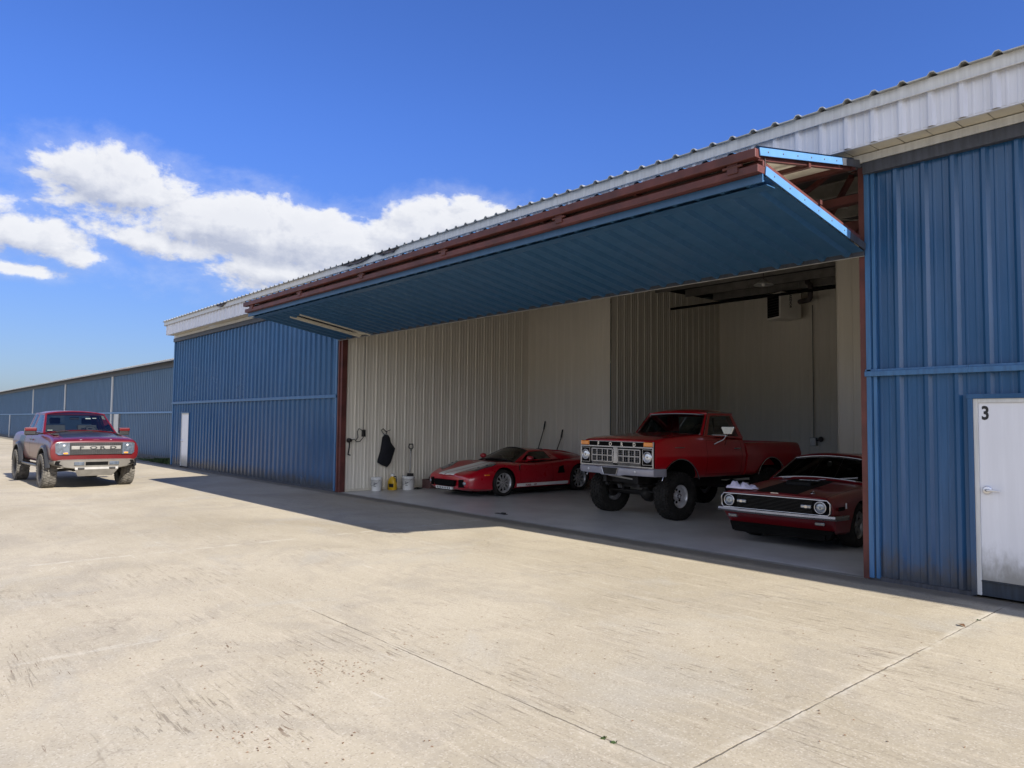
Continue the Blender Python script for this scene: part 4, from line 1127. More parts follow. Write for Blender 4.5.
# ======================================================== classic muscle car
def muscle_car():
    root = thing('muscle_car', 'dark red classic muscle coupe with a black hood panel, half hidden by the right jamb', 'muscle car', (-5.66, 11.08, .012), R(3.5))
    RED = M['maroon']
    def sec(w, zb, mid, sh, te, ct, tw=.9, sl=0.):
        return [(0,zb,sl),(.80*w,zb,sl),(.95*w,zb+.07,sl*.8),(w,mid,sl*.15),(.985*w,sh,0),(tw*w,te-.012,0),(tw*w-.10,te+.008,0),(.42*w,ct,0),(0,ct+.012,0)]
    st = [(-.97,sec(.86,.27,.49,.655,.765,.775,.93,.22)), (-.93,sec(.875,.22,.48,.67,.785,.795,.93,.22)), (-.55,sec(.90,.19,.47,.70,.815,.835,.92)), (0,sec(.92,.17,.48,.73,.845,.875,.92)), (.30,sec(.92,.17,.48,.745,.865,.905,.92)),
          (.50,sec(.915,.17,.48,.75,.88,.915,.92)), (.62,sec(.915,.17,.48,.75,.885,.90,.92)), (1.5,sec(.915,.17,.48,.75,.885,.885,.92)), (2.1,sec(.915,.18,.48,.77,.90,.90,.92)), (2.74,sec(.925,.2,.5,.80,.945,.95,.88)), (3.3,sec(.91,.25,.5,.79,.95,.97,.86)), (3.68,sec(.88,.3,.5,.76,.94,.96,.86)), (3.74,sec(.86,.34,.5,.73,.91,.92,.86))]
    ar = [(0,.33,.37),(2.74,.34,.37)]
    me = loft(st, (2,4), (0,len(st)-1), 2, 'body', arch_cutters(ar, .58), [RED, M['flat_black'], M['interior'], M['satin_black']], 1, ar)
    hood = split(me, [((.76,0,0),(1,0,0)),((-.76,0,0),(1,0,0)),((0,.50,0),(0,1,0)),((0,-.90,0),(0,1,0))],
                 lambda c, n: abs(c.x) < .76 and -.90 < c.y < .50 and n.z > .4 and c.z > .6, [RED], 1, .006, 'hood')
    hs = split(hood, [((.33,0,0),(1,0,0)),((-.33,0,0),(1,0,0))], lambda c, n: abs(c.x) < .33, [M['matte_black']], 0, 0, 'hood_panel')
    doors = []
    for s_ in (1,-1):
        doors.append(split(me, [((0,.86,0),(0,1,0)),((0,2.02,0),(0,1,0)),((0,0,.27),(0,0,1)),((0,0,.84),(0,0,1))],
             lambda c, n, s_=s_: c.x*s_ > .7 and .86 < c.y < 2.02 and .27 < c.z < .84, [RED], 1, .006, 'door'))
    dark_deck(me, lambda c: .72 < c.y < 2.9 and abs(c.x) < .78, 2)
    link('body', me, root); ho = link('hood', hood, root); link('hood_panel', hs, ho)
    for s_, dm in zip((1,-1), doors):
        d = link('door', dm, root)
        mb = MB(); mb.span((s_*.905,1.80,.70),(s_*.935,1.94,.725)); mb.build('handle', M['chrome'], d, bevel=.006)
        if s_ < 0: continue
        mb = MB(); mb.box((s_*.96,1.02,.93),(.14,.08,.09)); mb.bar((s_*.88,1.02,.86),(s_*.95,1.02,.90),.04,.03); mb.build('mirror', RED, d, bevel=.015)
    # hood scoop with slots, pins
    mb = MB(); mb.prism([(-.02,.0),(.52,.0),(.52,.035),(.08,.075),(-.0,.055)], (-.20,-.12,.866),(0,1,0),(0,.03,1),(1,0,0), .40); sc = mb.build('hood_scoop', M['matte_black'], ho, bevel=.012)
    mb = MB()
    for k in range(5): mb.span((-.15+.065*k,.26,.925),(-.105+.065*k,.34,.932))
    mb.build('scoop_slot', M['alloy'], sc)
    for s_ in (1,-1):
        mb = MB(); mb.lathe([(0,.022),(.03,.018),(.036,0)], (s_*.50,-.78,.815), (0,0,1), 14); mb.tube([(s_*.50,-.78,.84),(s_*.53,-.80,.85)], .008, 6); mb.build('hood_pin', M['chrome'], ho)
    mb = MB(); mb.box((0,-.93,.795),(.12,.03,.012)); mb.build('hood_badge', M['chrome'], ho)
    # greenhouse: raked screen and fastback
    fr = MB(); pn = MB(); se = MB()
    A0, A1, C0, C1 = (.80,.56,.895), (.61,1.22,1.275), (.83,2.25,.905), (.615,2.12,1.27)
    mx = lambda p: (-p[0], p[1], p[2])
    framed((mx(A0), A0, A1, mx(A1)), (.035,.035,.03,.11), fr, pn, .07, 8, seal=se)
    framed((A0, C0, C1, A1), (.07,.10,.04,.10), fr, pn, .015, 6)
    framed((mx(C0), mx(A0), mx(A1), mx(C1)), (.10,.07,.04,.10), fr, pn, .015, 6)
    framed((C1, mx(C1), (-.60,3.40,.975), (.60,3.40,.975)), (.12,.12,.05,.05), fr, pn, .03, 6)
    for s_ in (1,-1):
        q = [(s_*.615,2.12,1.27),(s_*.83,2.25,.905),(s_*.80,3.0,.94),(s_*.60,3.40,.97)]
        framed(q if s_ > 0 else q[::-1], (.3,.3,.3,.3), fr, None, .0, 2); fr.add(q, [(0,1,2,3)])
    roof_patch(fr, ((-.625,1.19,1.268),(.625,1.19,1.268),(.625,2.16,1.265),(-.625,2.16,1.265)), .065, .03)
    fr.build('roof', RED, root, smooth=35); pn.build('window', M['dark_glass'], root); se.build('window_trim', M['chrome'], root)
    mb = MB(); mb.span((-.72,.85,.86),(.72,1.1,.94)); mb.build('dashboard', M['interior'], root, bevel=.02)
    seats(root, 1.75, .72, (-.36,.36), .46, .42, True); steering(root, (.36,1.25,.99), .19)
    mb = MB(); 
    mb.tube([(.05,.52,.925),(.30,.57,.955),(.62,.65,.985)], .008, 6); mb.cut(); mb.tube([(-.55,.52,.92),(-.30,.56,.95),(.02,.65,.985)], .008, 6); mb.build('wiper', M['chrome'], root)
    mb = MB(); mb.lathe([(0,-.01),(.035,-.008),(.045,.0),(0,.006)], (.06,.96,1.17), (0,-1,.3), 14); mb.build('windshield_dot', M['white'], root)  # small white disc at the windshield
    # full-width black grille with chrome surround, lamps inside its ends
    yf = -.985
    mb = MB(); pl = [(-.80,.535),(.80,.535),(.835,.57),(.835,.70),(.79,.748),(-.79,.748),(-.835,.70),(-.835,.57)]
    mb.prism(pl, (0,yf+.012,0),(1,0,0),(0,0,1),(0,1,0), .03); gp = mb.build('grille', M['flat_black'], root)
    mb = MB(); mb.tube([(a, yf-.004, b) for a, b in pl], .013, 8, closed=True); mb.build('grille_surround', M['chrome'], gp)
    mb = MB()
    for k in range(9): mb.span((-.58,yf-.002,.556+.020*k),(.58,yf+.012,.560+.020*k))
    mb.build('grille_bar', M['black'], gp)
    for s_ in (1,-1):
        round_lamp(root, (s_*.70,yf-.012,.645), .078, dim=True)
        mb = MB(); mb.span((s_*.42,yf-.03,.618),(s_*.57,yf,.668)); dl_ = mb.build('driving_lamp', M['lamp_dim'], root, bevel=.012)
        mb = MB(); mb.span((s_*.43,yf-.034,.640),(s_*.56,yf-.03,.646)); mb.box((s_*.50,yf-.034,.643),(.035,.006,.035)); mb.build('lamp_bar', M['chrome'], dl_)
        mb = MB(); mb.span((s_*.60,-.965,.385),(s_*.74,-.93,.43)); mb.build('parking_lamp', M['lens_dark'], root, bevel=.01)
        mb = MB(); mb.span((s_*.905,-.62,.62),(s_*.918,-.60,.70)); mb.build('side_marker', M['alloy'], root)
        mb = MB(); mb.prism([(0,0),(.22,.0),(.20,.05),(.02,.05)], (s_*.887,-.84,.60),(0,1,0),(0,0,1),(s_,0,0), .012); mb.build('fender_vent', M['flat_black'], root)
    xs = [-.96,-.90,-.5,0,.5,.90,.96]; of = [-.66,-.98,-1.055,-1.07,-1.055,-.98,-.66]
    mb = MB(); prof = [(0,-.032),(-.03,-.026),(-.042,0),(-.03,.03),(0,.036)]
    V = [(x, o_+a+.03, .50+b) for x, o_ in zip(xs, of) for a, b in prof]; n = 5
    F = [(i*n+k, i*n+k+1, (i+1)*n+k+1, (i+1)*n+k) for i in range(6) for k in range(4)] + [(i*n,(i+1)*n,(i+1)*n+4,i*n+4) for i in range(6)] + [tuple(range(5)), tuple(reversed(range(30,35)))]
    mb.add(V, F); mb.build('bumper', M['dull_chrome'], root, smooth=45)
    mb = MB(); mb.add([(-.80,-.80,.30),(.80,-.80,.30),(.74,-.83,.17),(-.74,-.83,.17),(-.80,-.66,.30),(.80,-.66,.30),(.74,-.70,.17),(-.74,-.70,.17)], [(0,3,2,1),(4,5,6,7),(0,1,5,4),(3,7,6,2),(1,2,6,5),(0,4,7,3)]); mb.build('chin_spoiler', M['flat_black'], root)
    mb = MB(); mb.span((-.80,.1,.15),(.80,3.2,.22)); mb.span((-.7,-.85,.16),(.7,-.4,.24)); mb.tube([(-.3,2.9,.2),(-.3,3.8,.24)], .03, 8); mb.build('underbody', M['flat_black'], root)
    for yy in (0,2.74):
        for s_ in (1,-1): wheel(root, s_*.775, yy, .33, .225, .20, 'five', s_, False, rim_mat=M['steel'])
    return root
mc = muscle_car()

# ======================================================== modern off-road pickup outside
def off_road_pickup():
    root = thing('pickup_truck', 'dark red off-road pickup with flared fenders and black hood, standing outside on sunny concrete', 'pickup truck', (-22.30, 4.43, 0), R(92))
    RED = M['red_cand']; zb = .60
    def sec(top, ct, w=.985, zb=zb, tw=.90, sh=1.12):
        return [(0,zb),(.84*w,zb),(.96*w,zb+.05),(w,.86),(1.0*w,sh),(.975*w,sh+.10),(tw*w+.02,top-.02),(tw*w-.08,top+.005),(.40*w,ct),(0,ct+.01)]
    st = [(-.86,sec(1.18,1.20,1.01,.72,.90,1.0)), (-.83,sec(1.235,1.255,1.03,.69,.90,1.02)), (-.62,sec(1.295,1.315,1.03,.64,.90,1.07)), (-.1,sec(1.345,1.375)), (.45,sec(1.385,1.42)), (.74,sec(1.40,1.44)), (.86,sec(1.41,1.43)), (1.6,sec(1.42,1.42)), (2.66,sec(1.42,1.42)), (2.72,sec(1.41,1.41))]
    ar = [(0,.50,.52)]
    mats = [RED, M['flat_black'], M['interior'], M['satin_black']]
    me = loft(st, (1,4), (len(st)-1,), 2, 'cab_body', arch_cutters(ar, .5), mats, 1, ar)
    hood = split(me, [((.80,0,0),(1,0,0)),((-.80,0,0),(1,0,0)),((0,.72,0),(0,1,0)),((0,-.76,0),(0,1,0))],
                 lambda c, n: abs(c.x) < .80 and -.76 < c.y < .72 and n.z > .4 and c.z > 1.1, [RED], 1, .007, 'hood')
    hs = split(hood, [((.70,0,0),(1,0,0)),((-.70,0,0),(1,0,0)),((0,-.60,0),(0,1,0))], lambda c, n: abs(c.x) < .70 and c.y > -.60, [M['satin_black']], 0, 0, 'hood_panel')
    doors = []
    for (ya, yb) in ((.82,1.95),(1.95,2.60)):
        for s_ in (1,-1):
            doors.append((s_, ya, yb, split(me, [((0,ya,0),(0,1,0)),((0,yb,0),(0,1,0)),((0,0,.72),(0,0,1)),((0,0,1.36),(0,0,1))],
                lambda c, n, s_=s_: c.x*s_ > .75 and ya < c.y < yb and .72 < c.z < 1.36, [RED], 1, .007, 'door')))
    dark_deck(me, lambda c: .88 < c.y < 2.65 and abs(c.x) < .86, 2); dark_deck(me, lambda c: .70 < c.y < .95 and abs(c.x) < .84 and c.z > 1.3, 1)
    link('cab_body', me, root); ho = link('hood', hood, root); link('hood_panel', hs, ho)
    for s_, ya, yb, dm in doors:
        d = link('door', dm, root)
        if ya < 1:
            mb = MB(); mb.span((s_*.985,1.68,1.20),(s_*1.02,1.86,1.24)); mb.build('handle', M['satin_black'], d, bevel=.008)
            mb = MB(); mb.box((s_*1.15,.98,1.44),(.27,.13,.20)); mb.bar((s_*.95,1.02,1.37),(s_*1.07,1.0,1.38),.09,.06); mi = mb.build('mirror', M['satin_black'], d, bevel=.03)
            mb = MB(); mb.box((s_*1.15,.965,1.50),(.275,.135,.095)); mb.build('mirror_cap', RED, mi, bevel=.02)
    for s_ in (1,-1):
        mb = MB(); mb.span((s_*.70,-.10,1.365),(s_*.82,.35,1.40)); mb.build('fender_vent', M['satin_black'], ho)
    fr = MB(); pn = MB(); se = MB()
    A0, A1, C0, C1 = (.90,.76,1.405), (.73,1.46,1.94), (.925,2.70,1.41), (.75,2.58,1.95)
    mx = lambda p: (-p[0], p[1], p[2])
    framed((mx(A0), A0, A1, mx(A1)), (.028,.028,.012,.05), fr, pn, .09, 8)
    B0, B1 = (.92,2.02,1.41), (.745,2.02,1.95)
    framed((A0, B0, B1, A1), (.10,.05,.05,.10), fr, pn, .012, 6); framed((B0, C0, C1, B1), (.05,.20,.05,.10), fr, pn, .012, 4)
    framed((mx(B0), mx(A0), mx(A1), mx(B1)), (.05,.10,.05,.10), fr, pn, .012, 6); framed((mx(C0), mx(B0), mx(B1), mx(C1)), (.20,.05,.05,.10), fr, pn, .012, 4)
    framed((C0, mx(C0), mx(C1), C1), (.10,.10,.08,.12), fr, pn, .02, 6)
    roof_patch(fr, ((-.745,1.42,1.93),(.745,1.42,1.93),(.765,2.60,1.945),(-.765,2.60,1.945)), .085, .035)
    cab = fr.build('cab', RED, root, smooth=35); pn.build('window', M['glass'], root)
    mb = MB(); mb.span((-.86,.92,1.34),(.86,1.24,1.46)); mb.build('dashboard', M['interior'], root, bevel=.03)
    seats(root, 1.85, 1.12, (-.40,.40), .50, .55, True); steering(root, (.40,1.42,1.42), .19)
    mb = MB(); mb.box((.0,1.56,1.80),(.24,.03,.07)); mb.build('rear_view_mirror', M['black'], root, bevel=.01)
    mb = MB(); mb.box((.30,1.36,1.80),(.13,.004,.05), 0, Matrix.Rotation(R(-57),3,'X')); mb.cut(); mb.box((.46,1.36,1.81),(.10,.004,.03), 0, Matrix.Rotation(R(-57),3,'X')); mb.cut(); mb.box((-.72,.90,1.475),(.12,.05,.02)); mb.build('windshield_sticker', M['white'], root)
    mb = MB(); mb.tube([(-.62,.70,1.44),(-.2,.73,1.47),(.05,.80,1.50)], .009, 6); mb.cut(); mb.tube([(.08,.70,1.445),(.4,.74,1.47),(.70,.86,1.50)], .009, 6); mb.build('wiper', M['black'], root)
    # bed
    bst = [(2.76,sec(1.40,1.40)), (2.79,sec(1.405,1.405)), (3.4,sec(1.405,1.405)), (4.2,sec(1.405,1.405)), (4.44,sec(1.39,1.39,.98)), (4.50,sec(1.36,1.36,.96,.7))]
    ar2 = [(3.40,.51,.52)]; cut = arch_cutters(ar2, .5); cut.span((-.80,2.85,.9),(.80,4.38,1.8))
    bme = loft(bst, (1,4), (0,4), 2, 'bed', cut, [RED, M['flat_black'], M['satin_black']], 1, ar2); 
    gr = [split(bme, [((0,2.86,0),(.0,1,.35)),((0,3.9,0),(0,1,.35)),((0,0,.84),(0,0,1)),((0,0,1.30),(0,0,1))], lambda c, n, s_=s_: c.x*s_ > .7 and 2.86 < c.y+.35*c.z-.0 < 3.9 and .84 < c.z < 1.30, [M['satin_black']], 0, 0, 'side_graphic') for s_ in (1,-1)]
    bd = link('bed', bme, root)
    for q in gr: link('side_graphic', q, bd)
    # wide fender flares
    for yy, zz, rr in ((0,.50,.52),(3.40,.51,.52)):
        for s_ in (1,-1):
            mb = MB(); n = 22; V = []; F = []
            for k in range(n+1):
                q = R(4)+(PI-R(8))*k/n; c, s2 = math.cos(q), math.sin(q)
                for (dr, xo) in ((-.005,.955),(-.005,1.06),(.025,1.072),(.075,1.045),(.105,.98)):
                    V.append((s_*xo, yy+(rr+dr)*c, zz+(rr+dr)*s2))
            for k in range(n):
                for j in range(4):
                    a = (k*5+j, k*5+j+1, (k+1)*5+j+1, (k+1)*5+j); F.append(a if s_ < 0 else a[::-1])
            mb.add(V, F, 0, True); mb.build('fender_flare', M['satin_black'], root, smooth=50)
    # face
    yf = -.875
    mb = MB(); mb.prism([(-.615,1.185),(.615,1.185),(.60,.875),(-.60,.875)], (0,yf-.018,0),(1,0,0),(0,0,1),(0,1,0), .08); gp = mb.build('grille', M['satin_black'], root, bevel=.01)
    mb = MB()
    for k in range(5): mb.span((-.60,yf-.026,.885+.026*k),(.60,yf-.018,.894+.026*k))
    for k in range(3): mb.span((-.60,yf-.026,1.13+.020*k),(.60,yf-.018,1.137+.020*k))
    for k in range(25): mb.span((-.59+.049*k,yf-.024,.88),(-.585+.049*k,yf-.018,1.18))
    mb.build('grille_mesh', M['mesh_grey'], gp)
    mb = MB(); mb.span((-.575,yf-.032,1.008),(.575,yf-.016,1.098)); gb = mb.build('grille_bar', M['skid'], gp, bevel=.008)
    mb = MB()
    for i, c_ in enumerate('FORD'):
        t_ = text_mb(c_, .105, .004, (-.40+.235*i,yf-.034,1.015), (1,0,0), (0,0,1), .003); b_ = len(mb.v)
        mb.add([(-.40+.235*i+(v[0]-(-.40+.235*i))*2.1, v[1], v[2]) for v in t_.v], t_.f)
    mb.build('lettering', M['black'], gb)
    mb = MB()
    for x in (-.35,0,.35): mb.cut(); mb.box((x,-.80,1.252),(.05 if x else .14,.02,.012))
    mb.build('marker_lamp', M['lens'], ho)
    for s_ in (1,-1):
        c_ = [(s_*.615,-.905,1.185),(s_*.88,-.880,1.185),(s_*.925,-.845,1.15),(s_*.915,-.855,.92),(s_*.85,-.890,.875),(s_*.61,-.905,.875)]
        mb = MB(); V = [Vector(p) for p in c_]; W2 = [p+Vector((-.02*s_,.07,0)) for p in V]
        mb.add(V+W2, [tuple(range(6)) if s_ < 0 else tuple(reversed(range(6)))]+[(i,(i+1)%6,(i+1)%6+6,i+6) for i in range(6)])
        hl = mb.build('headlight', M['lens_dark'], root)
        mb = MB(); mb.lathe([(0,.03),(.026,.026),(.036,0)], (s_*.735,-.878,1.11), (s_*.15,-1,0), 16); mb.build('bulb', M['lens'], hl)
        mb = MB(); mb.box((s_*.70,-.902,.915),(.13,.02,.05)); mb.build('reflector', M['lamp_dim'], hl)
        mb = MB(); mb.box((s_*.70,-.908,.912),(.09,.02,.03)); mb.build('turn_signal', M['amber'], hl)
    # bumper, brackets and skid plate
    mb = MB()
    xs = [-1.0,-.93,-.70,-.42,.42,.70,.93,1.0]; of = [-.62,-.82,-.95,-.985,-.985,-.95,-.82,-.62]; zl = [.64,.60,.54,.50,.50,.54,.60,.64]; zt = [.74,.745,.75,.755,.755,.75,.745,.74]
    V = []; 
    for x, o_, a, b in zip(xs, of, zl, zt): V += [(x,o_+.05,a),(x,o_,a+.02),(x,o_,b-.02),(x,o_+.03,b),(x,o_+.2,b),(x,o_+.2,a)]
    F = [(i*6+k, i*6+(k+1)%6, (i+1)*6+(k+1)%6, (i+1)*6+k) for i in range(7) for k in range(6)] + [tuple(range(6)), tuple(reversed(range(42,48)))]
    mb.add(V, F); bp = mb.build('bumper', M['gunmetal'], root, smooth=35)
    mb = MB(); mb.span((-.26,-.995,.605),(.26,-.97,.69)); mb.build('lower_grille', M['flat_black'], bp)
    for s_ in (1,-1):
        mb = MB(); mb.span((s_*.29,-1.0,.605),(s_*.52,-.965,.69)); mb.build('fog_light', M['lens_dark'], bp, bevel=.01)
        mb = MB(); mb.prism([(.60,.71),(.90,.72),(.93,.62),(.70,.585)], (0,0,0),(s_,0,0),(0,0,1),(0,1,0), .02)
        for i, v in enumerate(mb.v):
            ax = abs(v[0]); yy = -.99+(.045 if ax < .7 else 0)+max(0,(ax-.70))*.62; mb.v[i] = (v[0], v[1]+yy, v[2])
        mb.build('bumper_duct', M['flat_black'], bp)
    mb = MB(); P8 = [(-.50,-.985,.555),(.50,-.985,.555),(.50,-1.0,.50),(-.50,-1.0,.50),(-.40,-.84,.32),(.40,-.84,.32)]
    mb.add(P8+[(x,y+.04,z+.03) for x, y, z in P8], [(0,3,2,1),(3,4,5,2),(6,7,8,9),(9,8,11,10),(0,1,7,6),(4,10,11,5),(1,2,8,7),(2,5,11,8),(3,0,6,9),(4,3,9,10)]); sk = mb.build('skid_plate', M['skid'], bp)
    for s_ in (1,-1):
        mb = MB(); mb.box((s_*.36,-1.0,.525),(.15,.03,.05)); mb.build('tow_hook', M['black'], bp, bevel=.01)
    # running boards, chassis
    for s_ in (1,-1):
        mb = MB(); mb.span((s_*.84,.62,.50),(s_*1.03,2.75,.57)); mb.build('running_board', M['satin_black'], root, bevel=.02)
    mb = MB()
    for s_ in (1,-1): mb.bar((s_*.42,-.7,.56),(s_*.42,4.3,.60),.08,.16); mb.bar((s_*.3,-.05,.46),(s_*.85,0,.42),.06,.06); mb.bar((s_*.3,.3,.46),(s_*.85,0,.42),.06,.06)
    mb.tube([(-.85,3.4,.44),(.85,3.4,.44)], .05, 8); mb.span((-.4,-.4,.42),(.4,.6,.7)); mb.span((-.5,1.0,.45),(.5,2.4,.62)); mb.lathe([(0,-.16),(.14,-.08),(.14,.08),(0,.16)], (0.05,3.4,.44), (0,1,0), 14)
    mb.build('chassis', M['dark_metal'], root)
    for yy in (0,3.40):
        for s_ in (1,-1): wheel(root, s_*.925, yy, .44, .315, .225, 'eight', s_, True, M['dusty_rubber'], M['dark_metal'])
    return root
off_road_pickup()

# ------------------------------------------------------------------ things in and around the hangar
FZ = .012
# towel on the front of the muscle car
def towel(loc, label):
    rnd = random.Random(5); V = []; F = []; nx, ny = 22, 16
    for j in range(ny+1):
        for i in range(nx+1):
            u, v = i/nx-.5, j/ny-.5
            e = max(0, 1-(2*u)**2)*max(0, 1-(2*v)**2)
            x = u*.46*(1+.12*math.sin(9*v+2)); y = v*.26*(1+.15*math.sin(7*u+1))
            z = .012+e**.6*(.05+.022*math.sin(19*u+5*v)+.02*math.sin(27*v-9*u)+.018*math.sin(37*u+16*v+1))
            z += .035*math.exp(-((u+.28)/.13)**2)*e**.5
            V.append((x, y, max(z, .008)))
    for j in range(ny):
        for i in range(nx):
            a = j*(nx+1)+i; F.append((a, a+1, a+nx+2, a+nx+1))
    n = len(V); V += [(x, y, max(0.0, z-.010)) for x, y, z in V]
    F += [tuple(n+k for k in reversed(f)) for f in F[:]]
    rim = [i for i in range(nx+1)]+[j*(nx+1)+nx for j in range(1,ny+1)]+[ny*(nx+1)+i for i in range(nx-1,-1,-1)]+[j*(nx+1) for j in range(ny-1,0,-1)]
    for k in range(len(rim)):
        p, q = rim[k], rim[(k+1)%len(rim)]; F.append((p, p+n, q+n, q))
    mb = MB(); mb.add(V, F, 0, True)
    o = mb.build('towel', M['cloth'], None, loc); o.rotation_euler = (0,0,R(8))
    return tag(o, label, 'towel')
towel((-6.22, 10.28, .825), 'crumpled white towel lying on the hood of the dark red coupe')

def bucket(loc, label, h=.37, r=.15, logo=True):
    b = thing('bucket', label, 'bucket', loc, 0, 'white buckets along the liner wall')
    mb = MB(); mb.lathe([(0,.0),(r*.88,0),(r*.9,.01),(r,h-.06),(r+.012,h-.058),(r+.012,h-.045),(r+.002,h-.043),(r+.002,h-.012),(r+.012,h-.008),(r+.008,h),(r-.004,h),(r*.87,.012),(0,.012)], (0,0,0), (0,0,1), 28); mb.build('pail', M['white'], b)
    mb = MB(); mb.tube([(-(r+.02),0,h-.05),(-(r+.02)*.95,-r*.5,h-.14),(-r*.5,-r*.95,h-.20),(0,-r*1.1,h-.215),(r*.5,-r*.95,h-.20),((r+.02)*.95,-r*.5,h-.14),(r+.02,0,h-.05)], .004, 6); mb.build('handle', M['steel'], b)
    if logo:
        mb = MB()
        for q, z, w_, hh in ((-.2,.16,.05,.012),(-.2,.19,.012,.07),(.12,.20,.05,.012),(-.05,.12,.06,.01)):
            a = -PI/2+.75+q; mb.box((math.cos(a)*(r*.965),math.sin(a)*(r*.965),z),(w_,.01,hh),0,Matrix.Rotation(a+PI/2,3,'Z'))
        mb.build('print', M['black'], b)
    return b
bucket((-16.60, 9.95, FZ), 'white bucket nearest the hangar opening, standing empty at the liner wall', .35, .142)
bucket((-16.44, 10.82, FZ), 'white bucket holding the upright shovel, right of the yellow jug', .36, .165)
# yellow jug
j = thing('jug', 'yellow plastic jug with a white cap standing between the two white buckets', 'jug', (-16.62, 10.44, FZ), R(20))
mb = MB()
pr = [(.0,.11,.085),(.02,.12,.09),(.22,.12,.09),(.29,.09,.07),(.33,.045,.045),(.36,.04,.04)]
n = 16; V = []; F = []
for z, a, b in pr: V += [(a*math.copysign(abs(math.cos(q))**.6, math.cos(q)), b*math.copysign(abs(math.sin(q))**.6, math.sin(q)), z) for q in [k*2*PI/n for k in range(n)]]
for i in range(len(pr)-1):
    for k in range(n): F.append((i*n+k, i*n+(k+1)%n, (i+1)*n+(k+1)%n, (i+1)*n+k))
F += [tuple(reversed(range(n))), tuple(range((len(pr)-1)*n, len(pr)*n))]
mb.add(V, F, 0, True); mb.build('bottle', M['yellow'], j, smooth=50)
mb = MB(); mb.lathe([(.048,.355),(.05,.36),(.05,.42),(0,.425)], (0,0,0), (0,0,1), 16); mb.build('cap', M['white'], j)
mb = MB(); mb.tube([(.04,0,.34),(.11,0,.36),(.125,0,.27),(.115,0,.2)], .016, 8); mb.build('handle', M['black'], j)
mb = MB(); mb.box((.03,-.091,.12),(.14,.006,.09)); mb.box((-.02,-.094,.15),(.06,.004,.02)); mb.build('print', M['black'], j)
# shovel
s = thing('shovel', 'shovel with a black D grip standing up in the white bucket', 'shovel', (-16.44, 10.86, FZ+.03), R(25))
mb = MB(); mb.tube([(0,0,.42),(.01,.02,1.0)], .019, 8); mb.build('shaft', M['steel'], s)
mb = MB(); mb.tube([(.01,.02,.99),(.01,.02,1.03),(.075,.02,1.08),(.065,.02,1.17),(-.045,.02,1.17),(-.055,.02,1.08),(.01,.02,1.03)], .02, 8); mb.build('grip', M['black'], s)
mb = MB(); mb.prism([(-.10,.40),(.10,.40),(.11,.2),(.07,.0),(-.07,.0),(-.11,.2)], (0,0,0),(1,0,0),(0,.05,1),(0,1,0), .006); mb.build('blade', M['dark_metal'], s)
# small things on the floor beside the sports car
c = thing('storage_box', 'low maroon cardboard box on the floor beside the nose of the sports car', 'box', (-16.5, 11.62, FZ), R(6))
mb = MB(); mb.span((-.17,-.20,0),(.17,.20,.21)); mb.build('box_body', M['cardboard'], c, bevel=.006)
mb = MB(); mb.span((-.175,-.205,.20),(.175,.205,.235)); mb.build('lid', M['cardboard'], c, bevel=.006)
c = thing('work_light', 'small black work light lying on top of the maroon box', 'work light', (-16.45, 11.6, FZ+.237), R(40))
mb = MB(); mb.span((-.09,-.05,0.0),(.09,.05,.07)); mb.build('housing', M['black'], c, bevel=.01)
mb = MB(); mb.tube([(-.09,0,.05),(-.06,0,.12),(.06,0,.12),(.09,0,.05)], .008, 6); mb.build('handle', M['steel'], c)
mb = MB(); mb.tube([(-.3,0,.015)]+[(-.3+.02*k, .10*math.sin(k*.9), .015+.004*(k%2)) for k in range(1,14)], .012, 6)
tag(mb.build('air_hose', M['black'], None, (-16.3, 11.15, FZ)), 'short black hose coiled on the floor between bucket and box', 'hose')
# jacket hanging from a hook
c = thing('jacket', 'black jacket hanging from a hook on the ribbed liner wall', 'jacket', (-16.80, 10.30, .60))
sil = [(-.05,.86),(-.10,.80),(-.12,.62),(-.16,.40),(-.23,.20),(-.235,.12),(-.10,.05),(.04,.0),(.13,.10),(.20,.30),(.27,.50),(.18,.60),(.12,.68),(.09,.80),(.05,.86)]
n = len(sil); layers = []
for x, k, ox in ((.0,.96,0),(.05,1.0,0),(.11,.93,.0),(.14,.70,.0)):
    layers.append([(x, a*k, .42+(b-.42)*k) for a, b in sil])
V = [p for L_ in layers for p in L_]; F = []
for i in range(len(layers)-1):
    for k in range(n): F.append((i*n+k, i*n+(k+1)%n, (i+1)*n+(k+1)%n, (i+1)*n+k))
F += [tuple(reversed(range(n))), tuple(range(3*n, 4*n))]
mb = MB(); mb.add(V, F, 0, True); mb.build('garment', M['coat'], c)
mb = MB(); mb.tube([(.06,-.03,.84),(.05,-.10,.90),(.05,-.15,.98),(.05,-.10,1.02),(.06,.0,.93)], .012, 6); mb.build('strap', M['coat'], c)
c = thing('wall_hook', 'small pale hook holding the black jacket on the liner wall', 'hook', (-16.83, 10.30, 1.46))
mb = MB(); mb.lathe([(0,.01),(.05,.01),(.05,0)], (0,0,0), (1,0,0), 14); mb.build('plate', M['white'], c)
mb = MB(); mb.tube([(0,0,0),(.07,0,0),(.10,0,.05),(.10,0,.09)], .010, 8); mb.tube([(.01,.02,.08),(.03,.08,.10),(.08,.13,.13)], .008, 6); mb.build('prong', M['black'], c)
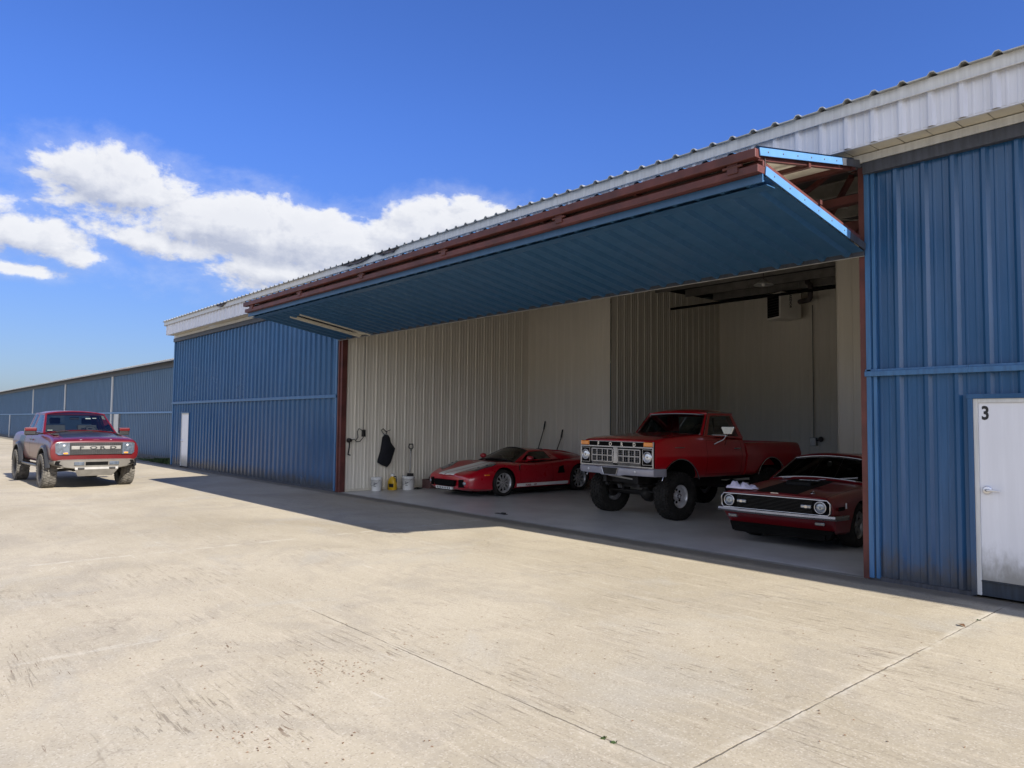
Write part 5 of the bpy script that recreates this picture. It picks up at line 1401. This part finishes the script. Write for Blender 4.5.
# winch handle by the jamb
c = thing('door_crank', 'black hand crank with a cable loop on the liner wall by the left jamb', 'crank', (-16.80, 9.22, 1.32))
mb = MB(); mb.lathe([(0,.09),(.05,.09),(.06,.0)], (0,0,0), (1,0,0), 14); mb.tube([(.06,0,0),(.08,-.02,-.18),(.08,-.05,-.36)], .018, 8); mb.tube([(.08,-.05,-.36),(.18,-.05,-.37)], .018, 8); mb.build('arm', M['dark_metal'], c)
mb = MB(); mb.tube([(.04,.02,.0),(.05,.14,.03),(.05,.20,-.04),(.05,.30,-.03),(.05,.40,.08),(.05,.40,.18),(.05,.33,.27),(.05,.26,.30),(.05,.22,.22),(.05,.24,.08),(.05,.18,.0)], .011, 6); mb.build('cable', M['black'], c)
c = thing('outlet_box', 'black outlet box on the liner wall with its conduit rising above', 'outlet', (-16.82, 9.64, 1.50))
mb = MB(); mb.span((0,-.045,-.09),(.07,.045,.09)); mb.build('box_body', M['black'], c, bevel=.008)
mb = MB(); mb.tube([(.03,0,.09),(.03,0,3.4)], .008, 6); mb.build('conduit', M['purlin'], c)
mb = MB(); mb.box((-11.0, 9.42, FZ+.006), (.30,.09,.012)); mb.box((-10.93,9.42,FZ+.02),(.10,.05,.03))
tag(mb.build('floor_latch', M['black'], bevel=.004), 'small black latch plate on the hangar floor near the door line', 'latch')
# brooms against the liner
for (x, z, lab) in ((-16.25, 1.86, 'thin dark broom handle behind the sports car, the left and taller one'), (-15.50, 1.62, 'thin dark broom handle behind the sports car, the right and shorter one')):
    c = thing('broom', lab, 'broom', (x, 15.2, FZ), 0, 'brooms leaning on the rear liner wall')
    mb = MB(); mb.tube([(0,0,.1),(.06,.12,z*.55),(.14,.27,z-.25)], .014, 8); mb.build('handle', M['dark_metal'], c)
    mb = MB(); mb.tube([(.14,.27,z-.25),(.17,.30,z)], .022, 8); mb.build('grip', M['black'], c)
    mb = MB(); mb.prism([(-.16,0),(.16,0),(.13,.12),(-.13,.12)], (0,-.03,0),(1,0,0),(0,0,1),(0,1,0), .06); mb.build('brush', M['wood'], c)
# unit heater
c = thing('unit_heater', 'cream unit heater with dark louvres hung high at the rear liner wall', 'heater', (-10.92, 20.40, 4.98), R(-26))
mb = MB(); mb.span((-.34,-.36,0),(.34,.36,.78)); hb = mb.build('cabinet', M['heater'], c, bevel=.02)
mb = MB(); mb.span((-.29,-.366,.06),(.27,-.358,.72)); lv = mb.build('louvre', M['flat_black'], c)
mb = MB()
for k in range(8): mb.bar((-.29,-.372,.11+.08*k),(.27,-.372,.11+.08*k),.02,.008)
mb.build('slat', M['dark_steel'], lv)
mb = text_mb('REZNOR', .10, .001, (.344,-.05,.70), (0,0,-1), (0,1,0), .003); mb.build('lettering', M['black'], hb)
mb = MB()
for x in (-.3,.3):
    for y in (-.3,.3): mb.cut(); mb.tube([(x,y,.78),(x,y,1.1)], .008, 6)
mb.build('hanger_rod', M['steel'], c)
mb = MB(); mb.tube([(.2,.30,.5),(.75,.30,.5),(.82,.30,.56),(.82,.30,.95),(.70,.30,1.0),(.70,.30,1.15)], .075, 12); mb.build('flue', M['dark_steel'], c)
# gas pipe, conduit
mb = MB(); 
mb.tube([(-13.46,18.29,5.35),(-7.1,15.60,4.83)], .035, 8)
tag(mb.build('gas_pipe', M['flat_black']), 'black pipe slung under the roof across the tail bay', 'pipe')
c = thing('electric_conduit', 'grey conduit running down the rear liner wall to a switch box', 'conduit', (-10.30, 20.93, FZ))
mb = MB(); mb.tube([(0,0,1.4),(0,0,5.4)], .014, 8); mb.build('pipe', M['purlin'], c)
mb = MB(); mb.span((-.09,-.07,1.22),(.09,.05,1.46)); mb.build('switch_box', M['steel'], c, bevel=.01)
mb = MB(); mb.lathe([(0,.04),(.07,.03),(.08,0)], (.22,-.02,1.42), (0,-1,0), 14); mb.span((.0,-.02,1.36),(.22,.02,1.40)); mb.build('outlet', M['dark_steel'], c)
# hanging lamp
c = thing('ceiling_lamp', 'pale shaded lamp hanging below the dark purlins', 'lamp', (-9.9, 17.45, 5.55))
mb = MB(); mb.lathe([(0,.10),(.06,.10),(.10,.05),(.24,-.04),(.25,-.06),(.22,-.05),(.08,.03),(0,.04)], (0,0,0), (0,0,1), 24); mb.build('shade', M['lampglass'], c)
mb = MB(); mb.tube([(0,0,.1),(0,0,.42)], .012, 6); mb.build('stem', M['dark_steel'], c)
mb = MB(); mb.lathe([(0,-.10),(.05,-.08),(.06,-.03),(.03,.02)], (0,0,0), (0,0,1), 14); mb.build('bulb', M['white'], c)

# ------------------------------------------------------------------ grass by the foot of the low row, weeds, leaves
rnd = random.Random(11)
def tuft(mb, x, y, z, n, h, sp):
    for k in range(n):
        a = rnd.uniform(0,2*PI); r_ = sp*math.sqrt(rnd.random()); hx = h*rnd.uniform(.5,1.1); b = rnd.uniform(0,2*PI); le = hx*rnd.uniform(.2,.8)
        px, py = x+r_*math.cos(a), y+r_*math.sin(a); w_ = .006+.01*rnd.random(); c_, s_ = math.cos(b)*w_, math.sin(b)*w_
        dx, dy = -math.sin(b)*le, math.cos(b)*le
        mb.add([(px-c_,py-s_,z),(px+c_,py+s_,z),(px+dx*.4+c_*.7,py+dy*.4+s_*.7,z+hx*.7),(px+dx*.4-c_*.7,py+dy*.4-s_*.7,z+hx*.7),(px+dx,py+dy,z+hx)], [(0,1,2,3),(3,2,4)])
mb = MB()
for k in range(520):
    x = -30.7-abs(rnd.gauss(0,2.0)); tuft(mb, x, rnd.uniform(9.1,9.95), 0, 14, .26*max(.25,1-(-30.7-x)/6), .14)
o = mb.build('grass', M['grass']); tag(o, 'patch of green grass at the inner corner of the low hangar row', 'grass', kind='stuff')
def flakes(mb, pts, size, z=.006):
    for (x, y) in pts:
        a = rnd.uniform(0,2*PI); c_, s_ = math.cos(a)*size, math.sin(a)*size; k = rnd.uniform(.4,.6)
        mb.add([(x-c_,y-s_,z),(x+s_*k,y-c_*k,z+size*.35),(x+c_,y+s_,z+size*.1),(x-s_*k,y+c_*k,z+size*.3),(x,y,z+size*.12)], [(0,1,4),(1,2,4),(2,3,4),(3,0,4)])
mb = MB(); flakes(mb, [(-3.53,1.55)], .022, .003)
tag(mb.build('fallen_leaf', M['redleaf']), 'small red leaf lying on the concrete at the bottom of the photo', 'leaf')
mb = MB(); flakes(mb, [(-2.35,7.55)], .05, .003)
tag(mb.build('fallen_leaf', M['dry']), 'brown leaf on the sunlit concrete in front of the right wall', 'leaf')
mb = MB(); pts = []
for (x0, y0, n, sp) in ((-4.1,1.75,20,.16),(-5.0,2.55,28,.20),(-4.75,2.75,26,.16),(-5.05,3.5,18,.3),(-3.0,2.35,10,.2),(-6.2,2.0,18,.4),(-7.2,3.4,22,.6),(-3.2,5.2,24,.7),(-2.6,6.4,20,.7),(-8.5,2.2,24,.8),(-4.3,4.2,22,.7),(-1.9,4.2,16,.5),(-3.7,2.1,14,.3)):
    pts += [(x0+rnd.gauss(0,sp), y0+rnd.gauss(0,sp*.6)) for k in range(n)]
flakes(mb, pts, .011, .002)
tag(mb.build('leaf_litter', M['dry']), 'scattered bits of dry leaf on the sunlit concrete', 'leaf litter', kind='stuff')
mb = MB()
for (x, y) in [(-2.78,3.24),(-2.85,3.245),(-2.312,7.9)]: tuft(mb, x, y, 0, 5, .016, .02)
tag(mb.build('joint_weeds', M['grass']), 'small weeds sprouting from the concrete joints', 'weeds', kind='stuff')

EXPO = 0.95
# ------------------------------------------------------------------ sun, sky, camera
EL, AZ = R(33.6), R(.8)       # sun elevation; azimuth from +X towards +Y
sd = Vector((math.cos(EL)*math.cos(AZ), math.cos(EL)*math.sin(AZ), math.sin(EL)))
sl_ = bpy.data.lights.new('sun', 'SUN'); sl_.energy = 5.0; sl_.angle = R(.53); sl_.color = (1.0, .94, .84)
so = bpy.data.objects.new('sun', sl_); COL.objects.link(so); so.rotation_euler = sd.to_track_quat('Z', 'Y').to_euler(); so.location = (20, -5, 30)
wd_ = bpy.data.worlds.new('World'); S.world = wd_; wd_.use_nodes = True
nt = wd_.node_tree; nt.nodes.clear(); t = NT(nt)
out = t.n('ShaderNodeOutputWorld'); bg = t.n('ShaderNodeBackground'); t.l(bg.outputs[0], out.inputs[0])
sky = t.n('ShaderNodeTexSky'); sky.sky_type = 'NISHITA'; sky.sun_disc = False
sky.sun_elevation = EL; sky.sun_rotation = R(90)-AZ; sky.air_density = 1.0; sky.dust_density = 1.0; sky.ozone_density = 2.2; sky.altitude = 200
tc = t.n('ShaderNodeTexCoord').outputs['Generated']
sx = t.n('ShaderNodeSeparateXYZ'); t.l(tc, sx.inputs[0])
az = t.m('ARCTAN2', sx.outputs[0], sx.outputs[1]); el = t.m('ARCSINE', sx.outputs[2])
cb = t.n('ShaderNodeCombineXYZ'); t.l(az, cb.inputs[0]); t.l(el, cb.inputs[1])
def cloud(dx, dy):
    v = t.mapping(cb.outputs[0], loc=(dx, dy, 0))
    n1 = t.noise(t.mapping(v, (1, 1.6, 1)), 9, 10, .63, .25); n2 = t.noise(t.mapping(v, (1, 1.25, 1)), 40, 4, .6)
    a_ = t.m('ADD', az, dx); e_ = t.m('ADD', el, dy)
    tot = None
    for (ca, ce, ra, re, ti, wgt) in CL:
        da = t.m('SUBTRACT', a_, ca); de = t.m('SUBTRACT', e_, ce)
        u = t.m('DIVIDE', t.m('ADD', t.m('MULTIPLY', da, math.cos(ti)), t.m('MULTIPLY', de, math.sin(ti))), ra)
        w_ = t.m('DIVIDE', t.m('SUBTRACT', t.m('MULTIPLY', de, math.cos(ti)), t.m('MULTIPLY', da, math.sin(ti))), re)
        q = t.m('MULTIPLY', t.m('SUBTRACT', 1.0, t.m('SQRT', t.m('ADD', t.m('MULTIPLY', u, u), t.m('MULTIPLY', w_, w_)))), wgt)
        tot = q if tot is None else t.m('MAXIMUM', tot, q)
    return t.m('ADD', t.m('ADD', t.m('MULTIPLY', tot, .62), .035), t.m('ADD', t.m('MULTIPLY', t.m('SUBTRACT', n1, .5), 1.5), t.m('MULTIPLY', t.m('SUBTRACT', n2, .5), .42)))
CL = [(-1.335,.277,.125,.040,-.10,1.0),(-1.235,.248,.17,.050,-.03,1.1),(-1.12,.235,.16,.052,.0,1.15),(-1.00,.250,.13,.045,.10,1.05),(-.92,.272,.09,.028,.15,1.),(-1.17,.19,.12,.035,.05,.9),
      (-1.30,.215,.09,.022,-.15,.8),(-1.44,.205,.08,.026,-.1,.95),(-1.50,.236,.05,.016,0,.9),(-1.46,.168,.045,.009,0,.7),(1.95,.16,.45,.13,.0,1.4),(-2.1,.30,.30,.14,.0,1.3),(-2.7,.38,.5,.24,0,1.5),(2.75,.40,.6,.26,0,1.5),(2.1,.30,.35,.12,0,1.2),(-3.1,.75,.9,.16,0,1.2),(3.1,.75,.9,.16,0,1.2)]  # clouds behind the viewer and sunward are unseen, added to fill the shade
d0 = cloud(0, 0); d1 = cloud(.009, .015)
al = t.m('MAXIMUM', t.ss(d0, .0, .28), t.ss(d0, -.35, .25, 0, .22)); 
lit = t.m('ADD', t.m('MULTIPLY', t.m('SUBTRACT', d0, d1), 1.8), .66, clamp=True)
thick = t.ss(d0, .1, .75)
shade = t.m('MULTIPLY', t.m('SUBTRACT', 1., t.m('MULTIPLY', t.m('SUBTRACT', 1., lit), .8)), t.m('SUBTRACT', 1., t.m('MULTIPLY', thick, .16)))
boost = t.m('ADD', t.ss(t.m('ABSOLUTE', az), 1.62, 2.1, 1.0, 1.35), t.m('MULTIPLY', t.ss(az, 1.3, 1.6, 0, 2.2), t.ss(az, 2.0, 2.5, 1, 0)))   # extra brightness for the added clouds behind the viewer and sunward, as fill light
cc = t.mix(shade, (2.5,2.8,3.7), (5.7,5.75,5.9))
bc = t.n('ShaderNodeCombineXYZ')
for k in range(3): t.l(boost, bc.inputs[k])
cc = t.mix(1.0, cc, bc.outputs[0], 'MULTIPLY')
skc = sky.outputs[0]
hz = t.ss(el, -.02, .50)
hz = t.ss(el, -.02, .42)
tint = t.mix(hz, (.385,.435,.60), (.41,.62,1.17))
skc = t.mix(1.0, skc, tint, 'MULTIPLY')
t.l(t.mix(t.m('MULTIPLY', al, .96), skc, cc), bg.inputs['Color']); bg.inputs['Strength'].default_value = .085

cam = bpy.data.cameras.new('camera'); co = bpy.data.objects.new('camera', cam); COL.objects.link(co); S.camera = co
cam.sensor_width = 36; cam.lens = 729.0*36/1024; cam.clip_end = 4000; cam.clip_start = .05
ya, pi_, ro = .849760555, .0537992024, .0109888184
f = Vector((-math.sin(ya)*math.cos(pi_), math.cos(ya)*math.cos(pi_), math.sin(pi_)))
r = Vector((math.cos(ya), math.sin(ya), 0)); u = r.cross(f)
r2 = r*math.cos(ro)+u*math.sin(ro); u2 = -r*math.sin(ro)+u*math.cos(ro)
mw = Matrix((r2, u2, -f)).transposed().to_4x4(); mw.translation = (0, 0, 1.8); co.matrix_world = mw
S.view_settings.view_transform = 'Standard'; S.view_settings.look = 'None'; S.view_settings.gamma = 1.0; S.view_settings.exposure = EXPO
S.render.resolution_x = 1024; S.render.resolution_y = 768
S.cycles.max_bounces = 8; S.cycles.diffuse_bounces = 7; S.cycles.transparent_max_bounces = 12
S.cycles.use_denoising = True
